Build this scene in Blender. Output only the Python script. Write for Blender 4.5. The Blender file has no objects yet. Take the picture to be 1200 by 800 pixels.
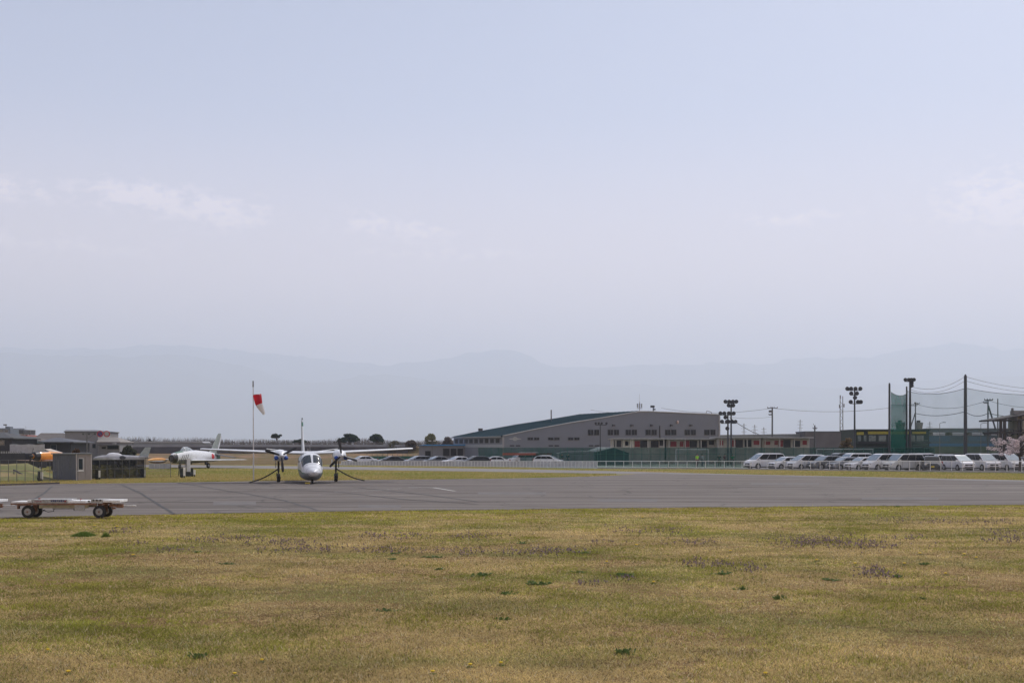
import bpy, bmesh, math, random
import numpy as np
from mathutils import Vector, Matrix
R = math.radians
random.seed(7)
rng = np.random.default_rng(11)
SC = bpy.context.scene
COL = SC.collection
# ---------------------------------------------------------------- camera
F = 1333.0      # focal length in pixels of the 1200 px wide photograph (40 mm)
EYE = 2.5
HZ = 525.0      # horizon row
cam_d = bpy.data.cameras.new('camera'); cam = bpy.data.objects.new('camera', cam_d); COL.objects.link(cam)
cam_d.sensor_width = 36; cam_d.lens = 36 * F / 1200; cam_d.shift_y = (HZ - 400) / 1200
cam_d.clip_start = 0.5; cam_d.clip_end = 60000
cam.location = (0, 0, EYE); cam.rotation_euler = (R(90), 0, 0)
SC.camera = cam
# ---------------------------------------------------------------- world and sun
SUN_AZ, SUN_EL = 42, 53        # degrees clockwise from the view direction (+Y), elevation
w = bpy.data.worlds.new('World'); SC.world = w; w.use_nodes = True
nt = w.node_tree; N = nt.nodes; L = nt.links
bg = N['Background']; bg.inputs['Strength'].default_value = 0.103
sky = N.new('ShaderNodeTexSky'); sky.sky_type = 'NISHITA'; sky.sun_disc = False
sky.sun_elevation = R(SUN_EL); sky.sun_rotation = R(SUN_AZ)
sky.altitude = 600; sky.air_density = 1.0; sky.dust_density = 3.5; sky.ozone_density = 1.6
# thin high cloud, placed by direction only (it lies at infinity)
tc = N.new('ShaderNodeTexCoord'); sep = N.new('ShaderNodeSeparateXYZ'); L.new(tc.outputs['Generated'], sep.inputs[0])
def M(op, a, b=None, c=None, tree=None):
    n = nt.nodes.new('ShaderNodeMath'); n.operation = op
    for i, v in enumerate((a, b, c)):
        if v is None: continue
        if isinstance(v, (int, float)): n.inputs[i].default_value = v
        else: nt.links.new(v, n.inputs[i])
    return n.outputs[0]
az = M('ARCTAN2', sep.outputs[0], sep.outputs[1]); el = M('ARCSINE', sep.outputs[2])
cv = N.new('ShaderNodeCombineXYZ'); L.new(M('MULTIPLY', az, 15), cv.inputs[0]); L.new(M('MULTIPLY', el, 26), cv.inputs[1])
cn = N.new('ShaderNodeTexNoise'); cn.inputs['Scale'].default_value = 4.2; cn.inputs['Detail'].default_value = 7; cn.inputs['Roughness'].default_value = 0.62
L.new(cv.outputs[0], cn.inputs['Vector'])
def blob(a0, e0, ra, re):
    da = M('DIVIDE', M('SUBTRACT', az, a0), ra); de = M('DIVIDE', M('SUBTRACT', el, e0), re)
    return M('EXPONENT', M('MULTIPLY', M('ADD', M('MULTIPLY', da, da), M('MULTIPLY', de, de)), -1.0))
spots = [(-0.33, 0.210, 0.035, 0.010), (-0.285, 0.202, 0.05, 0.016), (-0.235, 0.195, 0.035, 0.014), (-0.42, 0.205, 0.05, 0.012), (-0.125, 0.193, 0.035, 0.012),
         (-0.075, 0.186, 0.03, 0.010), (0.41, 0.205, 0.06, 0.022), (0.44, 0.185, 0.08, 0.016), (0.24, 0.193, 0.05, 0.008), (-0.05, 0.168, 0.10, 0.006), (-0.40, 0.165, 0.12, 0.010), (1.6, 0.3, 0.4, 0.08), (-1.5, 0.3, 0.4, 0.08), (3.0, 0.3, 0.3, 0.08)]
tot = None
for s_ in spots:
    b_ = blob(*s_); tot = b_ if tot is None else M('ADD', tot, b_)
den = N.new('ShaderNodeMapRange'); L.new(M('ADD', cn.outputs[0], M('MULTIPLY', tot, 0.18)), den.inputs[0])
den.inputs[1].default_value = 0.57; den.inputs[2].default_value = 0.74; den.inputs[3].default_value = 0; den.inputs[4].default_value = 1
cl = M('MULTIPLY', M('MULTIPLY', den.outputs[0], M('MINIMUM', tot, 1.0)), 0.70)
veil = N.new('ShaderNodeMapRange'); L.new(el, veil.inputs[0])      # the pale milky veil that thickens towards the horizon
veil.inputs[1].default_value = 0.0; veil.inputs[2].default_value = 0.42; veil.inputs[3].default_value = 0.80; veil.inputs[4].default_value = 0.18
veil.interpolation_type = 'SMOOTHSTEP'
mv = N.new('ShaderNodeMix'); mv.data_type = 'RGBA'; L.new(veil.outputs[0], mv.inputs[0]); L.new(sky.outputs[0], mv.inputs[6]); mv.inputs[7].default_value = (8.8, 8.8, 10.9, 1)
glow = N.new('ShaderNodeMapRange'); L.new(el, glow.inputs[0]); glow.inputs[1].default_value = 0.0; glow.inputs[2].default_value = 0.30; glow.inputs[3].default_value = 1.0; glow.inputs[4].default_value = 0.0; glow.interpolation_type = 'SMOOTHSTEP'
mg = N.new('ShaderNodeMix'); mg.data_type = 'RGBA'; L.new(glow.outputs[0], mg.inputs[0]); L.new(mv.outputs[2], mg.inputs[6]); mg.inputs[7].default_value = (18.4, 13.0, 9.8, 1)      # dusty spring air low over the plain
mc = N.new('ShaderNodeMix'); mc.data_type = 'RGBA'; L.new(cl, mc.inputs[0]); L.new(mg.outputs[2], mc.inputs[6]); mc.inputs[7].default_value = (14.5, 12.2, 12.0, 1)
L.new(mc.outputs[2], bg.inputs[0])
sd = bpy.data.lights.new('sun', 'SUN'); sun = bpy.data.objects.new('sun', sd); COL.objects.link(sun)
sd.energy = 3.4; sd.angle = R(0.6); sd.color = (1.0, 0.955, 0.90)
sv = Vector((math.sin(R(SUN_AZ)) * math.cos(R(SUN_EL)), math.cos(R(SUN_AZ)) * math.cos(R(SUN_EL)), math.sin(R(SUN_EL))))
sun.rotation_euler = (-sv).to_track_quat('-Z', 'Y').to_euler(); sun.location = (0, 0, 40)
SC.view_settings.view_transform = 'Standard'; SC.view_settings.look = 'None'; SC.view_settings.gamma = 1; SC.view_settings.use_curve_mapping = False
SC.view_settings.exposure = 0.0
SC.render.engine = 'CYCLES'
SC.cycles.use_denoising = True; SC.cycles.max_bounces = 6; SC.cycles.diffuse_bounces = 3; SC.cycles.transparent_max_bounces = 24; SC.cycles.volume_bounces = 3
SC.render.film_transparent = False
# ---------------------------------------------------------------- coordinates: a photo column/row at a distance -> metres
def X(px, D): return (px - 600) * D / F
def Z(py, D): return EYE - (py - HZ) * D / F
def DG(py): return F * EYE / (py - HZ)
def G(px, py):
    D = DG(py); return (X(px, D), D)
# ---------------------------------------------------------------- tagging
def tag(o, label=None, cat=None, group=None, kind=None):
    if label: o['label'] = label
    if cat: o['category'] = cat
    if group: o['group'] = group
    if kind: o['kind'] = kind
    return o
def thing(name, label, cat, loc=(0, 0, 0), rz=0.0, group=None):
    o = bpy.data.objects.new(name, None); COL.objects.link(o); o.empty_display_size = 0.2
    o.location = loc; o.rotation_euler = (0, 0, rz); tag(o, label, cat, group); return o
def copy_thing(root, loc, rz, label=None, group=None, scale=None):
    r = root.copy(); COL.objects.link(r); r.location = loc; r.rotation_euler = (0, 0, rz)
    if scale: r.scale = scale
    if label: r['label'] = label
    if group: r['group'] = group
    for ch in list(root.children):
        c = ch.copy(); COL.objects.link(c); c.parent = r
        for g in list(ch.children):
            d = g.copy(); COL.objects.link(d); d.parent = c
    return r
# ---------------------------------------------------------------- materials
MATS = {}
def mat(name, color, rough=0.7, metal=0.0, var=0.12, scale=3.0, bump=0.0, bscale=None, spec=None, coat=0.0, col2=None, trans=0.0, dirt=None):
    if name in MATS: return MATS[name]
    m = bpy.data.materials.new(name); m.use_nodes = True; t = m.node_tree; n = t.nodes; l = t.links
    b = n['Principled BSDF']; b.inputs['Roughness'].default_value = rough; b.inputs['Metallic'].default_value = metal
    if spec is not None: b.inputs['Specular IOR Level'].default_value = spec
    if coat: b.inputs['Coat Weight'].default_value = coat; b.inputs['Coat Roughness'].default_value = 0.05
    tc = n.new('ShaderNodeTexCoord'); no = n.new('ShaderNodeTexNoise'); no.inputs['Scale'].default_value = scale; no.inputs['Detail'].default_value = 5
    l.new(tc.outputs['Object'], no.inputs['Vector'])
    mx = n.new('ShaderNodeMix'); mx.data_type = 'RGBA'
    c1 = tuple(max(0, c * (1 - var)) for c in color); c2 = tuple(min(1, c * (1 + var)) for c in (col2 or color))
    mr = n.new('ShaderNodeMapRange'); l.new(no.outputs[0], mr.inputs[0]); mr.inputs[1].default_value = 0.3; mr.inputs[2].default_value = 0.7
    l.new(mr.outputs[0], mx.inputs[0]); mx.inputs[6].default_value = (*c1, 1); mx.inputs[7].default_value = (*c2, 1)
    out = mx.outputs[2]
    if dirt:
        n2 = n.new('ShaderNodeTexNoise'); n2.inputs['Scale'].default_value = scale * 4; n2.inputs['Detail'].default_value = 8; l.new(tc.outputs['Object'], n2.inputs['Vector'])
        m2 = n.new('ShaderNodeMapRange'); l.new(n2.outputs[0], m2.inputs[0]); m2.inputs[1].default_value = 0.52; m2.inputs[2].default_value = 0.66; m2.inputs[4].default_value = dirt[3]
        mx2 = n.new('ShaderNodeMix'); mx2.data_type = 'RGBA'; l.new(m2.outputs[0], mx2.inputs[0]); l.new(out, mx2.inputs[6]); mx2.inputs[7].default_value = (*dirt[:3], 1); out = mx2.outputs[2]
    l.new(out, b.inputs['Base Color'])
    if bump:
        nb = n.new('ShaderNodeTexNoise'); nb.inputs['Scale'].default_value = bscale or scale * 6; nb.inputs['Detail'].default_value = 6; l.new(tc.outputs['Object'], nb.inputs['Vector'])
        bu = n.new('ShaderNodeBump'); bu.inputs['Strength'].default_value = bump; l.new(nb.outputs[0], bu.inputs['Height']); l.new(bu.outputs[0], b.inputs['Normal'])
    if trans:
        tr = n.new('ShaderNodeBsdfTranslucent'); l.new(out, tr.inputs[0]); ms = n.new('ShaderNodeMixShader'); ms.inputs[0].default_value = trans
        l.new(b.outputs[0], ms.inputs[1]); l.new(tr.outputs[0], ms.inputs[2]); l.new(ms.outputs[0], n['Material Output'].inputs[0])
    MATS[name] = m; return m
def net_mat(name, color, cover, scale=None):
    """a fine mesh or net far too small to resolve: partly see-through"""
    m = bpy.data.materials.new(name); m.use_nodes = True; t = m.node_tree; n = t.nodes; l = t.links
    n.remove(n['Principled BSDF'])
    d = n.new('ShaderNodeBsdfDiffuse'); tl = n.new('ShaderNodeBsdfTranslucent'); tr = n.new('ShaderNodeBsdfTransparent'); a = n.new('ShaderNodeMixShader'); b = n.new('ShaderNodeMixShader')
    d.inputs[0].default_value = (*color, 1); tl.inputs[0].default_value = (*color, 1); a.inputs[0].default_value = 0.3
    l.new(d.outputs[0], a.inputs[1]); l.new(tl.outputs[0], a.inputs[2])
    tc = n.new('ShaderNodeTexCoord'); no = n.new('ShaderNodeTexNoise'); no.inputs['Scale'].default_value = scale or 0.8; no.inputs['Detail'].default_value = 4; l.new(tc.outputs['Object'], no.inputs['Vector'])
    mr = n.new('ShaderNodeMapRange'); l.new(no.outputs[0], mr.inputs[0]); mr.inputs[1].default_value = 0.3; mr.inputs[2].default_value = 0.7; mr.inputs[3].default_value = cover * 0.85; mr.inputs[4].default_value = min(1, cover * 1.15)
    l.new(mr.outputs[0], b.inputs[0]); l.new(tr.outputs[0], b.inputs[1]); l.new(a.outputs[0], b.inputs[2]); l.new(b.outputs[0], n['Material Output'].inputs[0])
    return m
# ---------------------------------------------------------------- mesh builder
class MB:
    def __init__(s): s.v = []; s.f = []
    def add(s, vs, fs):
        k = len(s.v); s.v += [tuple(v) for v in vs]; s.f += [tuple(i + k for i in f) for f in fs]; return s
    def box(s, c, d, rz=0.0, rx=0.0, ry=0.0):
        hx, hy, hz = d[0] / 2, d[1] / 2, d[2] / 2
        vs = [Vector((x, y, z)) for x in (-hx, hx) for y in (-hy, hy) for z in (-hz, hz)]
        if rz or rx or ry:
            m = Matrix.Rotation(rz, 3, 'Z') @ Matrix.Rotation(ry, 3, 'Y') @ Matrix.Rotation(rx, 3, 'X'); vs = [m @ v for v in vs]
        c = Vector(c)
        return s.add([v + c for v in vs], [(0, 1, 3, 2), (4, 6, 7, 5), (0, 4, 5, 1), (2, 3, 7, 6), (0, 2, 6, 4), (1, 5, 7, 3)])
    def tube(s, pts, r, n=8, cap=True):
        pts = [Vector(p) for p in pts]; rs = r if isinstance(r, (list, tuple)) else [r] * len(pts); rings = []
        for i, p in enumerate(pts):
            d = (pts[min(i + 1, len(pts) - 1)] - pts[max(i - 1, 0)]).normalized()
            a = d.cross(Vector((0, 0, 1)) if abs(d.z) < 0.95 else Vector((1, 0, 0))).normalized(); b = d.cross(a)
            rings.append([p + a * math.cos(2 * math.pi * k / n) * rs[i] + b * math.sin(2 * math.pi * k / n) * rs[i] for k in range(n)])
        return s.loft(rings, cap)
    def cyl(s, a, b, r, r2=None, n=12): return s.tube([a, b], [r, r if r2 is None else r2], n)
    def loft(s, rings, cap=True, closed=True):
        n = len(rings[0]); vs = [p for r_ in rings for p in r_]; fs = []
        for i in range(len(rings) - 1):
            for k in range(n if closed else n - 1):
                k2 = (k + 1) % n; fs.append((i * n + k, i * n + k2, (i + 1) * n + k2, (i + 1) * n + k))
        if cap: fs.append(tuple(range(n - 1, -1, -1))); fs.append(tuple((len(rings) - 1) * n + k for k in range(n)))
        return s.add(vs, fs)
    def ball(s, c, r, n=10, m=7):
        rx, ry, rz = r if isinstance(r, (list, tuple)) else (r, r, r); rings = []
        for i in range(m):
            t = -math.pi / 2 + math.pi * (i + 0.35) / (m - 0.3)
            rings.append([Vector((c[0] + rx * math.cos(t) * math.cos(2 * math.pi * k / n), c[1] + ry * math.cos(t) * math.sin(2 * math.pi * k / n), c[2] + rz * math.sin(t))) for k in range(n)])
        return s.loft(rings)
    def quad(s, a, b, c, d): return s.add([a, b, c, d], [(0, 1, 2, 3)])
    def prism(s, poly, axis, lo, hi):
        """poly: list of 2D points; axis 'y': points are (x,z); 'x': (y,z); 'z': (x,y)"""
        def p3(p, t): return {'y': (p[0], t, p[1]), 'x': (t, p[0], p[1]), 'z': (p[0], p[1], t)}[axis]
        n = len(poly); vs = [p3(p, lo) for p in poly] + [p3(p, hi) for p in poly]
        fs = [tuple(range(n)), tuple(range(2 * n - 1, n - 1, -1))] + [(i, i + n, (i + 1) % n + n, (i + 1) % n) for i in range(n)]
        return s.add(vs, fs)
    def build(s, name, m, parent=None, smooth=False, bevel=0.0, autosmooth=False):
        me = bpy.data.meshes.new(name); me.from_pydata(s.v, [], s.f); me.update()
        bm = bmesh.new(); bm.from_mesh(me); bmesh.ops.recalc_face_normals(bm, faces=bm.faces); bm.to_mesh(me); bm.free()
        if smooth:
            me.polygons.foreach_set('use_smooth', [True] * len(me.polygons))
            try: me.set_sharp_from_angle(angle=R(38))
            except Exception: pass
        me.materials.append(m); o = bpy.data.objects.new(name, me); COL.objects.link(o)
        if parent: o.parent = parent
        if bevel:
            b = o.modifiers.new('bevel', 'BEVEL'); b.width = bevel; b.segments = 2; b.limit_method = 'ANGLE'; b.angle_limit = R(35); b.harden_normals = False
        return o
def part(name, m, parent, fn, **k):
    b = MB(); fn(b); return b.build(name, m, parent, **k)
def fast_mesh(name, verts, faces_n, m, colors=None, attr=None, parent=None):
    """verts: (n,3) array where each consecutive faces_n vertices make one face"""
    nv = len(verts); nf = nv // faces_n
    me = bpy.data.meshes.new(name); me.vertices.add(nv); me.vertices.foreach_set('co', verts.astype(np.float32).ravel())
    me.loops.add(nv); me.loops.foreach_set('vertex_index', np.arange(nv, dtype=np.int32))
    me.polygons.add(nf); me.polygons.foreach_set('loop_start', np.arange(0, nv, faces_n, dtype=np.int32))
    try: me.polygons.foreach_set('loop_total', np.full(nf, faces_n, dtype=np.int32))
    except Exception: pass
    if colors is not None:
        a = me.color_attributes.new('tint', 'FLOAT_COLOR', 'POINT'); a.data.foreach_set('color', np.concatenate([colors, np.ones((nv, 1))], 1).astype(np.float32).ravel())
    me.update(); me.validate(); me.materials.append(m); o = bpy.data.objects.new(name, me); COL.objects.link(o)
    if parent: o.parent = parent
    return o
def attr_mat(name, trans=0.3, rough=0.8):
    m = bpy.data.materials.new(name); m.use_nodes = True; t = m.node_tree; n = t.nodes; l = t.links
    b = n['Principled BSDF']; b.inputs['Roughness'].default_value = rough; b.inputs['Specular IOR Level'].default_value = 0.15
    a = n.new('ShaderNodeVertexColor'); a.layer_name = 'tint'; l.new(a.outputs[0], b.inputs['Base Color'])
    tr = n.new('ShaderNodeBsdfTranslucent'); l.new(a.outputs[0], tr.inputs[0]); ms = n.new('ShaderNodeMixShader'); ms.inputs[0].default_value = trans
    l.new(b.outputs[0], ms.inputs[1]); l.new(tr.outputs[0], ms.inputs[2]); l.new(ms.outputs[0], n['Material Output'].inputs[0]); return m
def vnoise(x, y, s, seed=0):
    """smooth 2D value noise for numpy arrays"""
    x = np.asarray(x) * s + seed * 17.3; y = np.asarray(y) * s - seed * 9.1
    xi = np.floor(x).astype(np.int64); yi = np.floor(y).astype(np.int64); fx = x - xi; fy = y - yi; fx = fx * fx * (3 - 2 * fx); fy = fy * fy * (3 - 2 * fy)
    def h(a, b):
        v = (a * 374761393 + b * 668265263 + seed * 1442695) & 0x7fffffff; v = ((v ^ (v >> 13)) * 1274126177) & 0x7fffffff; return ((v ^ (v >> 16)) & 0xffff) / 65535.0
    return (h(xi, yi) * (1 - fx) + h(xi + 1, yi) * fx) * (1 - fy) + (h(xi, yi + 1) * (1 - fx) + h(xi + 1, yi + 1) * fx) * fy
def fbm(x, y, s, seed=0, o=4):
    t = 0; a = 0.5; n = 0
    for k in range(o): t = t + a * vnoise(x, y, s * 2 ** k, seed + k); n += a; a *= 0.5
    return t / n
def sheet(name, pts, z, m, kind='structure', label=None):
    me = bpy.data.meshes.new(name); me.from_pydata([(x, y, z) for x, y in pts], [], [tuple(range(len(pts)))]); me.update()
    if me.polygons[0].normal.z < 0: me.flip_normals()
    me.materials.append(m); o = bpy.data.objects.new(name, me); COL.objects.link(o); tag(o, label, kind=kind); return o
# ================================================================ GROUND, APRON, MOUNTAINS, HAZE
def grass_material(name, tan, green, brown, gmix=0.5, sx=1.0):
    m = bpy.data.materials.new(name); m.use_nodes = True; t = m.node_tree; n = t.nodes; l = t.links
    b = n['Principled BSDF']; b.inputs['Roughness'].default_value = 0.95; b.inputs['Specular IOR Level'].default_value = 0.05
    tc = n.new('ShaderNodeTexCoord')
    def noise(s, d=5, stretch=(1, 1, 1)):
        mp = n.new('ShaderNodeMapping'); mp.inputs['Scale'].default_value = stretch; l.new(tc.outputs['Object'], mp.inputs[0])
        q = n.new('ShaderNodeTexNoise'); q.inputs['Scale'].default_value = s; q.inputs['Detail'].default_value = d; l.new(mp.outputs[0], q.inputs['Vector']); return q.outputs[0]
    def rng_(v, a, b_):
        q = n.new('ShaderNodeMapRange'); l.new(v, q.inputs[0]); q.inputs[1].default_value = a; q.inputs[2].default_value = b_; return q.outputs[0]
    def mix(f, a, b_):
        q = n.new('ShaderNodeMix'); q.data_type = 'RGBA'; l.new(f, q.inputs[0])
        for i, c in ((6, a), (7, b_)):
            if isinstance(c, tuple): q.inputs[i].default_value = (*c, 1)
            else: l.new(c, q.inputs[i])
        return q.outputs[2]
    c = mix(rng_(noise(0.35, 6, (0.5 * sx, 1, 1)), 0.62 - 0.3 * gmix, 0.78 - 0.35 * gmix), tan, green)
    c = mix(rng_(noise(2.1, 6), 0.52, 0.75), c, brown)
    c = mix(rng_(noise(38, 3), 0.2, 0.8), mix(rng_(noise(9, 3), 0.3, 0.7), c, brown), c)
    l.new(c, b.inputs['Base Color'])
    bu = n.new('ShaderNodeBump'); bu.inputs['Strength'].default_value = 0.7; bu.inputs['Distance'].default_value = 0.05; l.new(noise(30, 5), bu.inputs['Height']); l.new(bu.outputs[0], b.inputs['Normal'])
    return m
TAN, GREEN, BROWN = (0.33, 0.245, 0.115), (0.15, 0.165, 0.035), (0.17, 0.12, 0.065)
g_near = grass_material('field_soil', (0.40, 0.29, 0.13), (0.19, 0.20, 0.05), (0.21, 0.145, 0.07), 0.5)
g_far = grass_material('far_turf', (0.33, 0.25, 0.10), (0.19, 0.20, 0.045), (0.22, 0.16, 0.07), 0.7, 0.6)
sheet('ground', [(-25000, -1500), (25000, -1500), (25000, 25000), (-25000, 25000)], 0.0, g_near)
# far turf between the apron and the car park and at the left (its own sheet)
sheet('far_verge', [(-200, 60), (230, 60), (230, 175), (-260, 185)], 0.006, g_far)

def paving(name, base, base2, streak=0.5, joint=(0, 0), crack=0.6, ang=0.0, dark=(0.05, 0.048, 0.045)):
    m = bpy.data.materials.new(name); m.use_nodes = True; t = m.node_tree; n = t.nodes; l = t.links
    b = n['Principled BSDF']; b.inputs['Roughness'].default_value = 0.9; b.inputs['Specular IOR Level'].default_value = 0.2
    tc = n.new('ShaderNodeTexCoord'); mp = n.new('ShaderNodeMapping'); mp.inputs['Rotation'].default_value = (0, 0, ang); l.new(tc.outputs['Object'], mp.inputs[0])
    def noise(s, d, st):
        q0 = n.new('ShaderNodeMapping'); q0.inputs['Scale'].default_value = st; l.new(mp.outputs[0], q0.inputs[0])
        q = n.new('ShaderNodeTexNoise'); q.inputs['Scale'].default_value = s; q.inputs['Detail'].default_value = d; l.new(q0.outputs[0], q.inputs['Vector']); return q.outputs[0]
    def mr(v, a, c, lo=0, hi=1):
        q = n.new('ShaderNodeMapRange'); l.new(v, q.inputs[0]); q.inputs[1].default_value = a; q.inputs[2].default_value = c; q.inputs[3].default_value = lo; q.inputs[4].default_value = hi; return q.outputs[0]
    def mix(f, a, c, mode='MIX'):
        q = n.new('ShaderNodeMix'); q.data_type = 'RGBA'; q.blend_type = mode; l.new(f, q.inputs[0])
        for i, cc in ((6, a), (7, c)):
            if isinstance(cc, tuple): q.inputs[i].default_value = (*cc, 1)
            else: l.new(cc, q.inputs[i])
        return q.outputs[2]
    c = mix(mr(noise(0.22, 4, (0.12, 1, 1)), 0.35, 0.65), base, base2)                                       # paver lanes
    c = mix(mr(noise(0.9, 5, (0.05, 1, 1)), 0.45, 0.72, 0, streak), c, tuple(min(1, v * 1.35) for v in base2))   # pale streaks
    c = mix(mr(noise(0.6, 5, (0.08, 1, 1)), 0.50, 0.70, 0, streak), c, tuple(v * 0.62 for v in base))          # dark streaks
    c = mix(mr(noise(0.5, 7, (0.5, 1, 1)), 0.56, 0.68, 0, 0.6), c, tuple(v * 0.75 for v in base))               # blotches
    vo = n.new('ShaderNodeTexVoronoi'); vo.feature = 'DISTANCE_TO_EDGE'; vo.inputs['Scale'].default_value = 0.11
    dn = n.new('ShaderNodeTexNoise'); dn.inputs['Scale'].default_value = 0.35; dn.inputs['Detail'].default_value = 6; l.new(mp.outputs[0], dn.inputs['Vector'])
    ad = n.new('ShaderNodeMix'); ad.data_type = 'RGBA'; ad.inputs[0].default_value = 0.5; l.new(mp.outputs[0], ad.inputs[6]); l.new(dn.outputs[1], ad.inputs[7])
    sc_ = n.new('ShaderNodeVectorMath'); sc_.operation = 'MULTIPLY_ADD'; l.new(dn.outputs[1], sc_.inputs[0]); sc_.inputs[1].default_value = (4, 4, 0); l.new(mp.outputs[0], sc_.inputs[2]); l.new(sc_.outputs[0], vo.inputs['Vector'])
    c = mix(mr(vo.outputs[0], 0.0, 0.012, crack, 0), c, dark)
    c = mix(mr(noise(60, 3, (1, 1, 1)), 0.3, 0.7, 0, 0.25), c, tuple(v * 0.6 for v in base))
    l.new(c, b.inputs['Base Color'])
    bu = n.new('ShaderNodeBump'); bu.inputs['Strength'].default_value = 0.3; bu.inputs['Distance'].default_value = 0.02; l.new(noise(40, 4, (1, 1, 1)), bu.inputs['Height']); l.new(bu.outputs[0], b.inputs['Normal'])
    return m
asph = paving('apron_asphalt', (0.124, 0.103, 0.091), (0.176, 0.155, 0.136), 0.85)
conc = paving('taxiway_asphalt', (0.205, 0.188, 0.175), (0.255, 0.237, 0.220), 0.35, crack=0.35)
near_edge = [(-330, 624), (0, 607.2), (150, 603.5), (300, 600.7), (450, 598.3), (600, 597), (900, 593.7), (1200, 591.6), (1600, 590)]
far_edge_left = [(-330, 575), (0, 569.2), (70, 566.8), (150, 566), (300, 563.6), (450, 562), (600, 560.4), (660, 559), (700, 557.8), (728, 556.6)]
taxi_hi = [(1600, 571), (1200, 562.6), (1000, 558.5), (860, 555.5), (720, 552), (600, 549.5), (400, 546.6), (270, 545.2), (150, 544.2)]
taxi_lo = [(150, 547), (270, 548.4), (400, 550), (500, 551.6), (600, 553), (690, 554.6)]
def wobble(pts, amp=0.10, step=1.5):
    """resample an edge so that the grass meets it raggedly"""
    out = []
    for (x0, y0), (x1, y1) in zip(pts, pts[1:]):
        k = max(1, int(math.hypot(x1 - x0, y1 - y0) / step))
        for i in range(k):
            t = i / k; x = x0 + (x1 - x0) * t; y = y0 + (y1 - y0) * t; out.append((x, y + amp * (2 * float(fbm(x, y, 0.8, 5)) - 1)))
    out.append(pts[-1]); return out
apron_pts = wobble([G(*p) for p in near_edge], 0.75) + wobble([G(*p) for p in reversed(far_edge_left + [(760, 554), (900, 556.6), (1050, 560), (1200, 563.6), (1600, 572)])], 0.25, 3)
sheet('apron', apron_pts, 0.014, asph)
sheet('taxiway', wobble([G(*p) for p in taxi_lo + [(728, 555.4), (760, 554.6), (900, 557.2), (1050, 560.6), (1200, 564.6), (1600, 573.5)]], 0.15, 3) + [G(*p) for p in taxi_hi], 0.010 + 0.009, conc)
# tar-sealed joints running across the apron, and worn paint
tar = mat('tar', (0.045, 0.042, 0.04), 0.8); tarm = MB()
def strip(mb, pts, wd, z=0.024, jit=0.0):
    P = wobble([G(*p) for p in pts], jit, 1.0) if jit else [G(*p) for p in pts]
    for (x0, y0), (x1, y1) in zip(P, P[1:]):
        d = Vector((x1 - x0, y1 - y0, 0)); 
        if d.length < 1e-6: continue
        nn = Vector((-d.y, d.x, 0)).normalized() * wd / 2; a = Vector((x0, y0, z)); c = Vector((x1, y1, z))
        mb.quad(a - nn, c - nn, c + nn, a + nn)
for pl in ([(61, 570), (52, 578), (42, 584), (37, 588)], [(141, 567.5), (165, 578), (190, 594), (204, 602.5)], [(208, 565.5), (240, 571), (290, 579), (330, 586), (372, 598)],
           [(330, 573), (400, 577), (470, 585), (560, 591)], [(420, 571.5), (500, 580), (560, 588)]):
    strip(tarm, pl, 0.13, jit=0.12)
tag(tarm.build('apron_joint_seal', tar), kind='structure')
paintw = mat('worn_white_paint', (0.42, 0.40, 0.37), 0.85, var=0.35, scale=1.5, dirt=(0.22, 0.2, 0.19, 0.8)); pm = MB()
strip(pm, [(478, 571.6), (495, 571.1), (509, 571.6), (521, 573.6), (533, 575.6)], 0.24, 0.026); strip(pm, [(392, 576.4), (436, 575.0), (470, 572.6)], 0.14, 0.026)
strip(pm, [(190, 597.5), (330, 596.2)], 0.07, 0.026)
tag(pm.build('apron_painted_line', paintw), kind='structure')
pr = MB()
for (pa, ya, pb, yb) in ((560, 577, 640, 579.5), (700, 585, 770, 588), (250, 588, 300, 592), (880, 566, 960, 568), (1010, 583, 1100, 585.5), (420, 592, 470, 595)):
    a, b_, c, d = G(pa, yb), G(pb, yb), G(pb, ya), G(pa, ya); pr.quad((*a, .020), (*b_, .020), (*c, .020), (*d, .020))
tag(pr.build('apron_repair_patch', mat('repair_asphalt', (.125, .112, .104), .9, var=.2, scale=1.5)), kind='structure')
# car park behind the white fence, sports court behind the green one
parkm = mat('car_park_asphalt', (0.11, 0.105, 0.10), 0.9, var=0.2, scale=0.4, bump=0.2)
fence_r = [(1330, 558.5), (1180, 553.8), (1030, 552), (950, 551), (860, 549.7), (700, 548.7), (560, 546.8), (400, 545)]
fr = [G(*p) for p in fence_r]
back = [(x + 60 * 0.5, y + 46) for x, y in reversed(fr[:5])]
sheet('car_park', [(x + 0.3, y + 0.5) for x, y in fr[:5]] + [(24, 175), (120, 175)], 0.012, parkm)
sheet('service_road', [(fr[5][0], fr[5][1] + 1), (fr[6][0], fr[6][1] + 1), (fr[7][0], fr[7][1] + 1), (-42, 190), (0, 168), (10, 158)], 0.014, mat('service_road_asphalt', (0.14, 0.135, 0.13), 0.9, var=0.15, scale=0.5))
courtm = mat('court_turf', (0.13, 0.17, 0.13), 0.9, var=0.15, scale=0.3)
sheet('sports_court', [(4, 143), (13, 137.5), (26, 137.5), (48, 170), (45, 182), (-4, 182), (-4, 160)], 0.018, courtm)

sheet('rough_meadow', [(X(20, 172), 172), (X(380, 172), 170), (X(400, 186), 186), (X(560, 200), 200), (X(590, 288), 288), (X(0, 288), 288)], 0.030, grass_material('meadow_turf', (.20, .145, .08), (.095, .105, .04), (.17, .09, .045), .6, .3))
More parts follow.
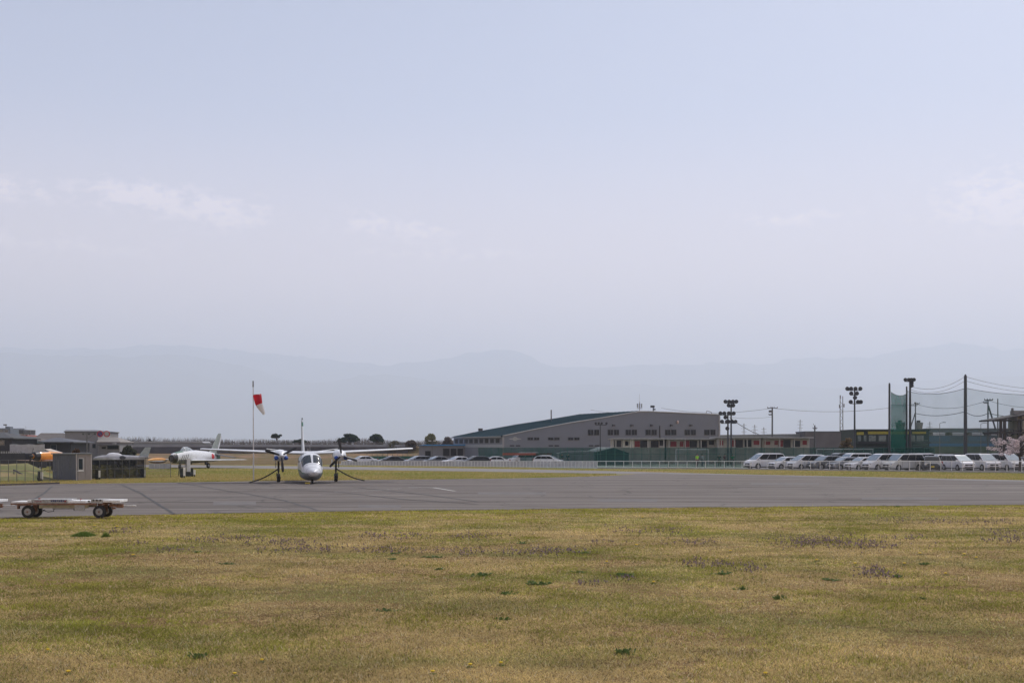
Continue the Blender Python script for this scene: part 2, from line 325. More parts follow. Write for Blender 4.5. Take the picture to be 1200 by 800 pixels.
# ---------------------------------------------------------------- mountains
forest = mat('forest_slope', (0.05, 0.065, 0.045), 0.95, var=0.35, scale=0.004, spec=0.05)
def mountains(name, D, prof, depth, seed):
    pxs = np.linspace(-500, 1700, 420); ys = np.interp(pxs, [p[0] for p in prof], [p[1] for p in prof]) - 5.0 * (fbm(pxs, pxs * 0, 0.022, seed + 7, 5) - 0.5)
    nr = 26; vs = []; fs = []
    for j in range(nr):
        t = j / (nr - 1); d = D * (1 - depth * 0.45) + D * depth * t
        env = 1 - abs((t - 0.55) / 0.55) ** 1.5 if t < 0.55 else 1 - ((t - 0.55) / 0.45) ** 1.6
        env = max(env, 0)
        for i, px in enumerate(pxs):
            x = (px - 600) * D / F; hz = (HZ - ys[i]) * D / F
            r1 = float(fbm(x, d, 1 / 1400, seed, 5)); r = 1 - abs(2 * r1 - 1)
            k = env ** 0.8 * (0.70 + 0.34 * r) if abs(t - 0.55) > 0.02 else 1.0 + 0.035 * (float(fbm(x, 0, 1 / 300, seed + 3, 4)) - 0.5)
            vs.append((x, d, max(-5, hz * min(k, 1.0 + 0.02)) if env > 0 else -5))
    n = len(pxs)
    for j in range(nr - 1):
        for i in range(n - 1): fs.append((j * n + i, j * n + i + 1, (j + 1) * n + i + 1, (j + 1) * n + i))
    b = MB(); b.add(vs, fs); tag(b.build(name, forest, smooth=True), kind='structure')
far_prof = [(-500, 396), (-200, 400), (0, 404), (60, 409), (100, 404), (150, 403), (210, 400), (240, 405), (300, 410), (340, 415), (400, 421), (450, 425), (490, 425), (520, 419), (545, 413), (580, 410), (605, 411), (625, 418), (650, 426), (700, 427.5), (760, 424), (800, 425.5), (850, 424), (895, 426), (925, 420), (950, 417), (985, 419), (1030, 415), (1060, 408), (1100, 404), (1125, 398), (1150, 398), (1180, 406), (1220, 409), (1400, 420), (1700, 402)]
near_prof = [(-500, 425), (-200, 405), (0, 413), (80, 414), (130, 416), (200, 411), (240, 417), (280, 426), (320, 441), (360, 446), (400, 441), (450, 436), (480, 440), (520, 447), (600, 452), (700, 446), (800, 452), (900, 446), (1000, 455), (1100, 442), (1200, 438), (1400, 430), (1700, 425)]
mountains('far_mountains', 20000, far_prof, 0.30, 1)
mountains('near_mountains', 16000, near_prof, 0.30, 4)

# ---------------------------------------------------------------- haze
HAZE_TOP = 2040.0
hb = MB(); hb.box((0, 11700, (HAZE_TOP - 8) / 2 - 0), (51000, 27600, HAZE_TOP + 8))
hz = hb.build('haze', MATS['tar']); hz.data.materials.clear()
hm = bpy.data.materials.new('haze_air'); hm.use_nodes = True; hm.node_tree.nodes.remove(hm.node_tree.nodes['Principled BSDF'])
pv = hm.node_tree.nodes.new('ShaderNodeVolumePrincipled'); pv.inputs['Color'].default_value = (0.765, 0.85, 1.0, 1); pv.inputs['Density'].default_value = 0.000165; pv.inputs['Anisotropy'].default_value = 0.25
hm.node_tree.links.new(pv.outputs[0], hm.node_tree.nodes['Material Output'].inputs['Volume']); hz.data.materials.append(hm); tag(hz, kind='stuff')
hz.location.z = 2.0
# ================================================================ GRASS FIELD
grass_m = attr_mat('grass_blade', 0.5)
near_lim = lambda x: np.interp(x, [G(*p)[0] for p in near_edge], [G(*p)[1] for p in near_edge])
def blades(x, y, h, wd, col, lean=0.6, name=None, z0=0.0):
    n = len(x); a = rng.uniform(0, 2 * np.pi, n); b = rng.uniform(0, 2 * np.pi, n); ln = h * rng.uniform(0.15, 1.0, n) * lean
    sx = np.cos(a) * wd / 2; sy = np.sin(a) * wd / 2; v = np.zeros((n, 3, 3))
    v[:, 0] = np.stack([x - sx, y - sy, np.full(n, z0)], 1); v[:, 1] = np.stack([x + sx, y + sy, np.full(n, z0)], 1); v[:, 2] = np.stack([x + np.cos(b) * ln, y + np.sin(b) * ln, z0 + h], 1)
    c = np.repeat(col[:, None, :], 3, 1); c[:, :2] *= 0.9
    return v.reshape(-1, 3), c.reshape(-1, 3)
n = 950000
u = rng.uniform(0, 1, n); dmin, dmax = 9.6, 51.0
D = dmin * (dmax / dmin) ** (u ** 0.92)
x = (rng.uniform(-0.5, 0.5, n)) * D * 0.98
keep = D < near_lim(x) + rng.normal(0, 0.25, n) + 1.3 * (fbm(x, D, 0.9, 55, 3) - 0.5) ; x = x[keep]; D = D[keep]; n = len(x)
big = fbm(x, D, 0.33, 1, 4); mid = fbm(x, D, 1.1, 8, 4); fine = fbm(x, D, 4.0, 21, 3); r = rng.uniform(0, 1, n)
edge = np.clip(1 - (near_lim(x) - D) / 9.0, 0, 1)                     # fresher grass along the apron
gf = (big - 0.5) * 5.0 + (mid - 0.5) * 4.2 + (fine - 0.5) * 1.6 + edge * 1.75 - 0.40
isg = r < 1 / (1 + np.exp(-gf * 1.7 + 0.15))
bare = (fbm(x, D, 0.55, 33, 4) + 0.35 * (fine - 0.5) > 0.60) & (D < 30)
tan = np.array([0.60, 0.465, 0.21]); grn = np.array([0.29, 0.295, 0.062]); ygr = np.array([0.37, 0.36, 0.05]); brn = np.array([0.34, 0.225, 0.12]); pale = np.array([0.72, 0.62, 0.42])
c = np.where(isg[:, None], grn + (ygr - grn) * (np.clip(edge * 1.2 + (mid - .4), 0, 1))[:, None], tan)
r2 = rng.uniform(0, 1, n); c = np.where((bare & (r2 < 0.75))[:, None], brn, c); c = np.where((~isg & (r2 > 0.965))[:, None], pale, c); c = np.where((r2 < 0.13)[:, None], brn * 0.6, c)
c = c * rng.uniform(0.6, 1.35, n)[:, None] * (0.88 + 0.24 * fbm(x, D, 0.16, 44, 2))[:, None] * (0.48 + 0.98 * fbm(x * 0.6, D, 1.3, 91, 4))[:, None]
h = rng.uniform(0.010, 0.034, n) * (0.7 + 0.7 * mid) * (1 + 0.35 * isg) * np.where(bare, 0.6, 1); h = np.where(r2 > 0.992, h * 1.9, h)
wd = (0.0045 + 0.00042 * D) * rng.uniform(0.7, 1.4, n)
v1, c1 = blades(x, D, h, wd, c, 1.7)
tag(fast_mesh('grass', v1, 3, grass_m, c1), 'short dry tan and green grass of the near field', kind='stuff')
# taller dry stalks and tussocks that the mower missed
n = 5200; D2 = dmin * (44 / dmin) ** rng.uniform(0, 1, n); x2 = rng.uniform(-.5, .5, n) * D2 * .95; cl_ = fbm(x2, D2, 1.5, 61, 3); k = (D2 < near_lim(x2) - .3) & (cl_ > .5); x2 = np.repeat(x2[k], 5) + rng.normal(0, .03, k.sum() * 5); D2 = np.repeat(D2[k], 5) + rng.normal(0, .03, k.sum() * 5); n = len(x2)
v3, c3 = blades(x2, D2, rng.uniform(.04, .085, n), .004 + .0004 * D2, np.where(rng.uniform(0, 1, n)[:, None] < .5, np.array([.62, .52, .33]), np.array([.20, .19, .06])) * rng.uniform(.6, 1.2, n)[:, None], .9)
tag(fast_mesh('grass_stalks', v3, 3, grass_m, c3), 'taller dry stalks scattered through the near grass', kind='stuff')
# sparser turf beyond the apron, where only its top fringe shows
n = 260000; px_ = rng.uniform(-60, 1260, n); lo = np.interp(px_, [p[0] for p in far_edge_left], [p[1] for p in far_edge_left]); py_ = rng.uniform(545.2, 569, n)
Df = F * EYE / (py_ - HZ); xf = (px_ - 600) * Df / F
tl = np.interp(px_, [p[0] for p in taxi_lo], [p[1] for p in taxi_lo]); th = np.interp(px_, [p[0] for p in taxi_hi][::-1], [p[1] for p in taxi_hi][::-1])
fence_y = np.interp(px_, [p[0] for p in fence_r][::-1], [p[1] for p in fence_r][::-1])
ok = ((px_ < 722) & (py_ > tl + 0.25) & (py_ < lo - 0.05)) | ((py_ < th - 0.05) & (py_ > fence_y + 0.2) & (px_ > 380)) | ((py_ < th - 0.05) & (px_ < 380) & (py_ > 546))
xf = xf[ok]; Df = Df[ok]; n = len(xf); bg_ = fbm(xf, Df * 1.0, 0.10, 71, 4); r = rng.uniform(0, 1, n); isg = r < 1 / (1 + np.exp(-(bg_ - 0.5) * 12))
c = np.where(isg[:, None], np.array([0.28, 0.30, 0.065]), np.array([0.48, 0.37, 0.14])) * rng.uniform(0.7, 1.2, n)[:, None]
v1, c1 = blades(xf, Df, rng.uniform(0.03, 0.09, n), rng.uniform(0.03, 0.06, n), c, 0.6, z0=0.006)
tag(fast_mesh('verge_grass', v1, 3, grass_m, c1), 'yellow green turf of the verges beyond the apron', kind='stuff')

# purple dead-nettle patches (uncountable small flowers)
pp = [(355, 645, 42, 3.5), (330, 636, 30, 3), (250, 634, 28, 3), (290, 631, 20, 2), (450, 646, 22, 3), (440, 629, 18, 4), (540, 647, 26, 3), (486, 630, 12, 3), (550, 630, 16, 3), (575, 628, 12, 2), (620, 648, 34, 3), (665, 646, 24, 3), (700, 636, 12, 2), (733, 622, 14, 3), (780, 623, 22, 3.5), (810, 636, 20, 3),
      (812, 661, 12, 4), (850, 663, 14, 3), (975, 637, 52, 6), (950, 634, 26, 4), (1020, 641, 18, 3), (1050, 610, 14, 3), (1100, 611, 20, 3), (1150, 612, 16, 3), (1175, 612, 12, 2.5), (1165, 624, 24, 3), (1190, 632, 18, 3), (1030, 674, 14, 5), (1020, 668, 10, 3), (1170, 634, 16, 3), (1072, 631, 14, 2.5), (205, 645, 16, 2), (160, 638, 10, 2), (140, 622, 14, 3), (880, 668, 12, 3), (735, 680, 8, 2), (690, 684, 10, 2)]
xs, ys, ds = [], [], []
for (a, b, rx, ry) in pp:
    k = int(rx * ry * 0.85); pxs = rng.normal(a, rx * 0.8, k); pys = rng.normal(b, ry * 0.7, k)
    Dp = F * EYE / (np.maximum(pys, 598) - HZ); xs.append((pxs - 600) * Dp / F); ys.append(Dp)
xp = np.concatenate(xs); yp = np.concatenate(ys); okp = yp < near_lim(xp) - 0.5; xp = xp[okp]; yp = yp[okp]; n = len(xp)
# stems with darker leaves, flowers on top
vs_, cs_ = blades(xp, yp, rng.uniform(0.03, 0.06, n), rng.uniform(0.02, 0.035, n), np.array([0.075, 0.072, 0.04]) * rng.uniform(0.7, 1.3, n)[:, None], 0.3)
k = n; hx = np.repeat(xp, 2) + rng.normal(0, 0.025, 2 * k); hy = np.repeat(yp, 2) + rng.normal(0, 0.025, 2 * k); hzz = rng.uniform(0.025, 0.075, 2 * k); s_ = rng.uniform(0.012, 0.024, 2 * k)
v = np.zeros((2 * k, 3, 3)); a_ = rng.uniform(0, 6.28, 2 * k)
v[:, 0] = np.stack([hx - s_ * np.cos(a_), hy - s_ * np.sin(a_), hzz], 1); v[:, 1] = np.stack([hx + s_ * np.cos(a_), hy + s_ * np.sin(a_), hzz], 1); v[:, 2] = np.stack([hx, hy, hzz + s_ * 2], 1)
cc = np.array([0.22, 0.16, 0.18]) * rng.uniform(0.5, 1.3, 2 * k)[:, None]; cc = np.repeat(cc[:, None, :], 3, 1).reshape(-1, 3)
tag(fast_mesh('purple_wildflowers', np.concatenate([vs_, v.reshape(-1, 3)]), 3, grass_m, np.concatenate([cs_, cc])), 'drifts of small purple wildflowers in the near field', kind='stuff')

# broad-leaved weeds: one thing each
weed_m = mat('weed_leaf', (0.11, 0.17, 0.05), 0.6, var=0.35, scale=20, trans=0.25)
def weed(px, py, wpx, label, hgt=0.08, n=26, leaf=0.10, m=None, group='dark green weed clumps in the field'):
    x0, y0 = G(px, py); s = wpx * y0 / F / 2.3; b = MB()
    for i in range(n):
        a = random.uniform(0, 6.28); rr = min(abs(random.gauss(0, 0.5)), 1.0); cx = math.cos(a) * rr * s; cy = math.sin(a) * rr * s * 0.8
        d = random.uniform(0, 6.28); l = leaf * random.uniform(0.6, 1.2); wv = l * 0.17; up = hgt * random.uniform(0.4, 1.2)
        dx, dy = math.cos(d), math.sin(d)
        b.add([(0, 0, .004), (cx, cy, .004), (cx * .98 - cy * .03, cy * .98 + cx * .03, .012)], [(0, 1, 2)])
        b.add([(cx, cy, 0), (cx + dx * l * .5 - dy * wv, cy + dy * l * .5 + dx * wv, up * .8), (cx + dx * l, cy + dy * l, up * random.uniform(.3, 1)), (cx + dx * l * .5 + dy * wv, cy + dy * l * .5 - dx * wv, up * .8)], [(0, 1, 2), (0, 2, 3)])
    o = b.build('weed_plant', m or weed_m); o.location = (x0, y0, 0); tag(o, label, 'weed', group); return o
weeds = [(508, 653, 34, 'flat dark weed clump below the widest purple flower drift, centre left'), (464, 649, 16, 'small dark weed just right of the densest purple flowers'), (459, 656, 14, 'thin dark weed a step in front of the purple flowers'),
         (515, 667, 14, 'small weed with raised leaves above the flat bright green patch'), (565, 675, 26, 'dark leafy weed with one raised shoot, mid field'), (592, 696, 36, 'bright green flat weed patch in the middle of the field'), (455, 716, 34, 'long low green weed streak in the tan grass, lower left of centre'),
         (684, 648, 24, 'two dark tufts of weed near the centre right purple flowers'), (680, 671, 14, 'lone dark weed left of two yellow dandelions'), (735, 675, 30, 'thin spreading weed with dark shoots under a dandelion'), (632, 685, 34, 'spreading weed with purple tips left of centre line'),
         (845, 673, 22, 'weed with upswept pointed leaves at centre right'), (869, 691, 14, 'small dense dark weed tuft in tan grass, right'), (912, 702, 24, 'dark weed with a reddish shoot at the middle right'), (976, 680, 20, 'dark round weed below the big purple drift'), (1082, 662, 12, 'dark weed right of the nearest trio of dandelions'),
         (730, 766, 34, 'largest near weed at the bottom of the field, right of centre'), (231, 771, 24, 'round green weed at the bottom left of the field'), (230, 647, 12, 'small dark weed under the left hand purple flowers'), (267, 661, 18, 'flat green streak of weed left of centre, upper field'),
         (612, 637, 12, 'small grey green weed near the apron edge at the centre'), (1052, 568 + 26, 8, 'tiny dark tuft at the very edge of the apron, right'), (1055, 677, 8, 'single thin weed shoot in the right hand tan grass'), (1083, 702, 8, 'single tall weed shoot low at the right'), (590, 726, 18, 'faint low green weed below the bright green patch')]
for q in weeds:
    weed(q[0], q[1], q[2], q[3], hgt=0.05 if 'flat' in q[3] or 'low' in q[3] else 0.08, n=int(6 + q[2] * .8), leaf=0.07 + 0.05 * (q[1] < 690), m=None if 'bright' not in q[3] else mat('bright_weed_leaf', (0.08, 0.15, 0.03), 0.6, var=0.3, scale=20, trans=0.25))
def tuft(px, py, wpx, hgt, label, n=900):
    x0, y0 = G(px, py); s = wpx * y0 / F / 2; xx = np.clip(rng.normal(0, s * 0.5, n), -s, s); yy = rng.normal(0, s * 0.4, n)
    v1, c1 = blades(xx, yy, rng.uniform(0.5, 1.1, n) * hgt * np.exp(-(xx / s) ** 2 * 0.8), np.full(n, 0.014), np.array([0.13, 0.20, 0.045]) * rng.uniform(0.6, 1.4, n)[:, None], 0.45)
    o = fast_mesh('grass_tuft', v1, 3, grass_m, c1); o.location = (x0, y0, 0); tag(o, label, 'grass tuft', 'lush grass tufts near the trolley')
tuft(98, 628, 26, 0.15, 'large lush green grass tuft in front of the trolley', 1300); tuft(124, 629, 9, 0.15, 'small green grass tuft right of the large lush one', 400)
# dandelions
yel = mat('dandelion_yellow', (0.75, 0.52, 0.02), 0.7, var=0.15, scale=60, trans=0.3)
dl = [(156, 652, 'dandelion alone at the left below the trolley wheel'), (137, 618, 'dandelion near the left apron edge behind the small tuft'), (187, 615, 'dandelion near the apron edge right of the trolley'), (23, 631, 'dandelion at the far left below the trolley'), (111, 617, 'dandelion straight behind the large grass tuft'),
      (318, 610, 'pair of dandelion blooms near the apron below the plane'), (711, 660, 'bright dandelion alone right of the field centre'), (766, 684, 'dandelion over a thin spreading weed'), (746, 640, 'dandelion behind the right of centre weeds, near purple flowers'), (856, 647, 'dandelion on its own upper right of centre'), (753, 607, 'dandelion close to the apron edge, centre right'),
      (957, 658, 'leftmost dandelion of three under the big purple drift'), (1002, 662, 'middle dandelion of three under the big purple drift'), (1060, 662, 'rightmost dandelion of three beside a dark weed'), (1144, 655, 'bright dandelion at the right edge field'), (1130, 651, 'faint dandelion just left of the right edge one'), (1078, 650, 'small dandelion above the dark round weed, right'), (1108, 674, 'flat dandelion low at the right in tan grass'),
      (275, 792, 'dandelion at the bottom edge, left of centre'), (307, 776, 'big near dandelion at the bottom left in brown turf'), (551, 782, 'near dandelion at the bottom centre'), (507, 790, 'near dandelion left of the bottom centre one'), (587, 780, 'small dandelion right of the bottom centre one'), (897, 792, 'dandelion at the bottom right edge'), (80, 790, 'dandelion at the bottom left corner'), (56, 764, 'dandelion low at the left in brown turf'), (1160, 597, 'dandelion in the fresh grass at the far right apron edge')]
def dandelion(label, first=None):
    t = thing('dandelion', label, 'dandelion', group='dandelions dotted over the field')
    part('flower', yel, t, lambda b: [b.cyl((0, 0, 0.034), (0, 0, 0.046), 0.016, 0.027, 10), b.cyl((0, 0, 0.046), (0, 0, 0.053), 0.027, 0.015, 10)])
    part('stem', weed_m, t, lambda b: [b.cyl((0.01, 0, 0), (0, 0, 0.036), 0.003, None, 5)])
    def lv(b):
        for i in range(6):
            d = i * 1.1; l = 0.055; dx, dy = math.cos(d), math.sin(d); b.add([(0, 0, 0.005), (dx * .03 - dy * .007, dy * .03 + dx * .007, .016), (dx * l, dy * l, .008), (dx * .03 + dy * .007, dy * .03 - dx * .007, .016)], [(0, 1, 2), (0, 2, 3)])
    part('leaves', MATS['dandelion_leaf'] if 'dandelion_leaf' in MATS else mat('dandelion_leaf', (0.12, 0.17, 0.05), 0.6, var=.2, scale=20, trans=.3), t, lv); return t
d0 = None
for (a, b_, lb) in dl:
    if d0 is None: d0 = dandelion(lb); o = d0
    else: o = copy_thing(d0, (0, 0, 0), random.uniform(0, 6), lb)
    x0, y0 = G(a, b_); o.location = (x0, y0, 0); s_ = random.uniform(0.85, 1.15) * (1.0 + 0.9 * max(0, y0 - 12) / 25); o.scale = (s_, s_, min(s_, 1.25))
# ================================================================ AIRCRAFT AND TROLLEYS
paint_w = mat('aircraft_white', (0.67, 0.69, 0.71), 0.40, var=0.05, scale=1.2, coat=0.15, dirt=(0.55, 0.55, 0.52, 0.35))
paint_g = mat('aircraft_grey', (0.22, 0.245, 0.255), 0.4, var=0.1, scale=1.2, dirt=(0.2, 0.2, 0.19, 0.5))
rubber = mat('rubber', (0.022, 0.022, 0.022), 0.85, var=0.2); black = mat('black_paint', (0.02, 0.02, 0.022), 0.45)
steel = mat('bare_steel', (0.45, 0.45, 0.45), 0.4, 0.8); glass_d = mat('dark_glazing', (0.03, 0.04, 0.045), 0.06, var=0.2, spec=0.8)
greenp = mat('green_paint', (0.03, 0.16, 0.10), 0.4); bluep = mat('blue_cover', (0.02, 0.07, 0.30), 0.6); redp = mat('red_paint', (0.50, 0.02, 0.025), 0.5); ropem = mat('black_rope', (0.03, 0.03, 0.03), 0.9)
class Hull:
    """a body of oval sections along y: (y, zc, half width, half height, power)"""
    def __init__(s, st): s.st = st; s.ys = [q[0] for q in st]
    def at(s, y): return [float(np.interp(y, s.ys, [q[k] for q in s.st])) for k in (1, 2, 3, 4)]
    def p(s, y, a, off=0.0):
        zc, w_, h_, e = s.at(y); c, n_ = math.cos(a), math.sin(a)
        return Vector((math.copysign(abs(c) ** (2 / e), c) * (w_ + off), y, zc + math.copysign(abs(n_) ** (2 / e), n_) * (h_ + off)))
    def rings(s, nr=40, na=28, off=0.0, y0=None, y1=None):
        y0 = s.ys[0] if y0 is None else y0; y1 = s.ys[-1] if y1 is None else y1
        return [[s.p(y0 + (y1 - y0) * i / nr, 2 * math.pi * k / na, off) for k in range(na)] for i in range(nr + 1)]
    def body(s, b, **k): b.loft(s.rings(**k))
    def patch(s, b, y0, y1, a0, a1, off=0.012, n=8, m=8, skew=0.0):
        vs = [s.p(y0 + (y1 - y0) * i / n + skew * j / m, R(a0 + (a1 - a0) * j / m), off) for i in range(n + 1) for j in range(m + 1)]
        b.add(vs, [(i * (m + 1) + j, i * (m + 1) + j + 1, (i + 1) * (m + 1) + j + 1, (i + 1) * (m + 1) + j) for i in range(n) for j in range(m)])
def hull_disc(b, h, yc, ac, ry, ra, off, n=28, m=5):
    vs = [h.p(yc, ac, off)]; fs = []
    for j in range(1, m + 1):
        for k in range(n): t = 2 * math.pi * k / n; vs.append(h.p(yc + ry * j / m * math.cos(t), ac + ra * j / m * math.sin(t), off))
    for k in range(n): fs.append((0, 1 + k, 1 + (k + 1) % n))
    for j in range(m - 1):
        for k in range(n): a = 1 + j * n; c = a + n; fs.append((a + k, c + k, c + (k + 1) % n, a + (k + 1) % n))
    b.add(vs, fs)
def foil(b, secs, vertical=False):
    """secs: (span position, leading edge y, trailing edge y, height/offset, thickness)"""
    rings = []
    for sp, le, te, z, th in secs:
        c = te - le; r_ = []
        for t, k in ((0, 0), (0.03, .5), (0.12, .9), (0.3, 1), (0.6, .7), (1, .05), (0.6, -.5), (0.3, -.7), (0.12, -.6), (0.03, -.35)):
            y = le + c * t; h_ = th / 2 * k; r_.append(Vector((z + h_, y, sp)) if vertical else Vector((sp, y, z + h_)))
        rings.append(r_)
    b.loft(rings)
def wheel(parent, c, r, wd, rim=None, name='wheel', rimr=0.5):
    t = part(name, rubber, parent, lambda b: b.tube([(c[0] - wd / 2, c[1], c[2]), (c[0] - wd * .42, c[1], c[2]), (c[0] + wd * .42, c[1], c[2]), (c[0] + wd / 2, c[1], c[2])], [r * .85, r, r, r * .85], 20), smooth=True)
    part('rim', rim or steel, t, lambda b: b.cyl((c[0] - wd / 2 - 0.008, c[1], c[2]), (c[0] + wd / 2 + 0.008, c[1], c[2]), r * rimr, None, 16))
    return t
def propeller(parent, c, angs, rad, name='propeller', hubm=None):
    hub = part(name, hubm or paint_w, parent, lambda b: b.tube([(c[0], c[1] - .42, c[2]), (c[0], c[1] - .36, c[2]), (c[0], c[1] - .2, c[2]), (c[0], c[1] + .05, c[2])], [0.02, .09, .15, .17], 14), smooth=True)
    for an in angs:
        def bl(b):
            d = Vector((math.cos(R(an)), 0, math.sin(R(an)))); s_ = Vector((-d.z, 0, d.x)); rings = []
            for t, wv, th in ((0.1, .06, .06), (.25, .11, .045), (.5, .155, .03), (.8, .15, .02), (.96, .11, .014), (1.0, .03, .01)):
                tw = R(55 - 35 * t); o = Vector(c) + d * rad * t + Vector((0, -.14, 0)); ax = s_ * math.cos(tw) + Vector((0, 1, 0)) * math.sin(tw); nn = d.cross(ax)
                rings.append([o + ax * wv * .72 * math.cos(q) + nn * th * math.sin(q) for q in [2 * math.pi * k / 8 for k in range(8)]])
            b.loft(rings)
        part('blade', black, hub, bl, smooth=True)
    return hub
# ---- white twin-engined high-wing aeroplane
D0 = 83.3; px0 = -14.9
pl = thing('propeller_plane', 'white twin engined high wing propeller plane tied down on the apron', 'aeroplane', (px0, D0, 0.014), R(14.5))
fus = Hull([(-4.98, .84, .02, .02, 2), (-4.90, .84, .22, .16, 2), (-4.6, .80, .36, .26, 2.2), (-4.2, .82, .51, .38, 2.3), (-3.75, .85, .65, .51, 2.4), (-3.5, .88, .71, .60, 2.5), (-3.1, 1.03, .74, .81, 2.8), (-2.8, 1.13, .76, .92, 3.0), (-2.2, 1.17, .77, .96, 3.0),
            (-.5, 1.18, .77, .96, 3.0), (1.2, 1.24, .70, .90, 2.6), (3.0, 1.42, .52, .68, 2.2), (4.8, 1.63, .30, .42, 2), (6.4, 1.81, .14, .26, 2), (7.0, 1.90, .03, .10, 2)])
fo = MB(); fus.body(fo, nr=60, na=32); fo.build('fuselage', paint_w, pl, smooth=True)
part('belly_band', paint_g, pl, lambda b: [fus.patch(b, -4.7, 5.5, 188, 352, .006, 40, 16)], smooth=True)
part('cheat_line', greenp, pl, lambda b: [fus.patch(b, -4.0, 4.8, 186, 191, .009, 30, 2), fus.patch(b, -4.0, 4.8, 349, 354, .009, 30, 2)], smooth=True)
for a0, a1 in ((92.5, 158), (22, 87.5)): part('windshield', glass_d, pl, lambda b: fus.patch(b, -3.54, -2.86, a0, a1, .014, 8, 8, 0), smooth=True)
for a0, a1 in ((148, 170), (10, 32)):
    part('side_window', glass_d, pl, lambda b: fus.patch(b, -2.82, -2.1, a0, a1, .014, 8, 8), smooth=True)
    for y_ in (-1.9, -0.8, 0.2): part('cabin_window', glass_d, pl, lambda b: fus.patch(b, y_, y_ + .75, a0 if a0 > 90 else 14, a1 if a1 > 90 else 37, .014, 5, 6), smooth=True)
part('landing_light', mat('lamp_glass', (0.7, 0.7, 0.65), 0.1), pl, lambda b: b.ball((.2, -4.8, .78), .06))
part('wing', paint_w, pl, lambda b: foil(b, [(-7.65, -.45, .55, 2.42, .10), (-7.5, -.6, .6, 2.42, .14), (-2.2, -.95, 1.05, 2.17, .26), (0, -1.1, 1.25, 2.12, .30), (2.2, -.95, 1.05, 2.17, .26), (7.5, -.6, .6, 2.46, .14), (7.65, -.45, .55, 2.46, .10)]), smooth=True)
for s_ in (-1, 1):
    nx = s_ * 2.1; nac = Hull([(-2.75, 1.97, .18, .18, 2), (-2.7, 1.97, .30, .30, 2.1), (-2.3, 1.97, .40, .38, 2.2), (-1.4, 1.98, .43, .42, 2.3), (0, 2.02, .40, .38, 2.2), (1.2, 2.05, .25, .25, 2), (2.0, 2.1, .05, .08, 2)])
    ng = MB(); ng.loft([[p + Vector((nx, 0, 0)) for p in r_] for r_ in nac.rings(24, 20)]); nc = ng.build('engine_nacelle', paint_w, pl, smooth=True)
    for dx in (-.33, .33): part('intake_cover', bluep, nc, lambda b: b.ball((nx + dx, -2.55, 1.80), (.17, .22, .15)), smooth=True)
    part('exhaust_pipe', steel, nc, lambda b: [b.cyl((nx + s_ * .3, -.6, 1.66), (nx + s_ * .36, .5, 1.62), .06)])
    propeller(pl, (nx, -2.78, 1.98), (163, 28, 275) if s_ < 0 else (99, 224, 341), 1.18)
    def leg(b):
        b.cyl((nx, 1.1, 1.75), (nx, 1.1, .75), .075); b.cyl((nx, 1.1, .8), (nx, 1.1, .40), .05); b.cyl((nx, 1.1, 1.2), (nx, .3, 1.7), .035); b.box((nx + s_ * .13, 1.1, .48), (.04, .06, .42)); b.cyl((nx - .14, 1.1, .31), (nx + .17, 1.1, .31), .04); b.box((nx + s_ * .2, 1.1, 1.35), (.03, .5, .6))
    part('landing_gear_leg', black, pl, leg); wheel(pl, (nx, 1.1, .31), .31, .24)
    part('gear_door', paint_w, pl, lambda b: b.box((nx - s_ * .28, 1.15, 1.45), (.03, .6, .45), ry=s_ * .15))
part('nose_leg', black, pl, lambda b: [b.cyl((0, -3.25, .7), (0, -3.4, .25), .05), b.cyl((0, -3.2, .55), (0, -2.8, .5), .03), b.box((.08, -3.36, .35), (.02, .05, .3)), b.box((-.08, -3.36, .35), (.02, .05, .3)), b.cyl((-.1, -3.4, .2), (.1, -3.4, .2), .03)])
wheel(pl, (0, -3.4, .21), .21, .13); part('wheel_chock', mat('chock_yellow', (.5, .38, .05), .8), pl, lambda b: [b.box((-.35, -3.7, .05), (.35, .12, .1))])
fin = part('tail_fin', paint_w, pl, lambda b: foil(b, [(1.95, 4.0, 6.9, 0, .20), (2.25, 4.9, 6.95, 0, .20), (4.2, 6.05, 7.15, 0, .12), (4.85, 6.4, 7.15, 0, .05)], True), smooth=True)
part('fin_tip_band', greenp, fin, lambda b: foil(b, [(4.22, 6.04, 7.14, 0, .15), (4.55, 6.22, 7.16, 0, .12)], True)); part('fin_tip_band', black, fin, lambda b: foil(b, [(4.72, 6.3, 7.17, 0, .10), (4.88, 6.42, 7.17, 0, .08)], True))
part('rudder', paint_g, pl, lambda b: foil(b, [(2.1, 6.97, 7.35, 0, .10), (4.7, 7.17, 7.4, 0, .06)], True))
part('tailplane', paint_w, pl, lambda b: [foil(b, [(-2.75, 6.2, 6.9, 2.44, .07), (0, 5.4, 6.9, 2.04, .16)]), foil(b, [(0.002, 5.4, 6.9, 2.04, .16), (2.75, 6.2, 6.9, 2.44, .07)])], smooth=True)
[part('panel_line', mat('panel_line_grey', (.30, .31, .32), .5), pl, lambda b: fus.patch(b, y_, y_ + .03, -20, 200, .008, 1, 24)) for y_ in (-4.3, -3.72, -1.2, .6, 2.4, 4.0)]
part('antenna', steel, pl, lambda b: [b.cyl((0, -1.4, 2.28), (0, -1.25, 2.75), .015, .006)]); part('antenna', steel, pl, lambda b: [b.box((0, .6, 2.36), (.02, .2, .22))])
def rope(x0, y0, z0, x1, y1, label):
    b = MB(); P = []
    for i in range(17):
        t = i / 16; P.append((x0 + (x1 - x0) * t, y0 + (y1 - y0) * t, z0 * (1 - t) + .05 - .45 * math.sin(math.pi * t) * (z0 / 3)))
    for i in range(16):  # plaited strands show as a lumpy rope
        pass
    b.tube(P, [0.040 + .012 * (i % 2) for i in range(17)], 7); o = b.build('tie_down_rope', ropem, smooth=True); tag(o, label, 'rope', 'tie-down ropes of the white plane')
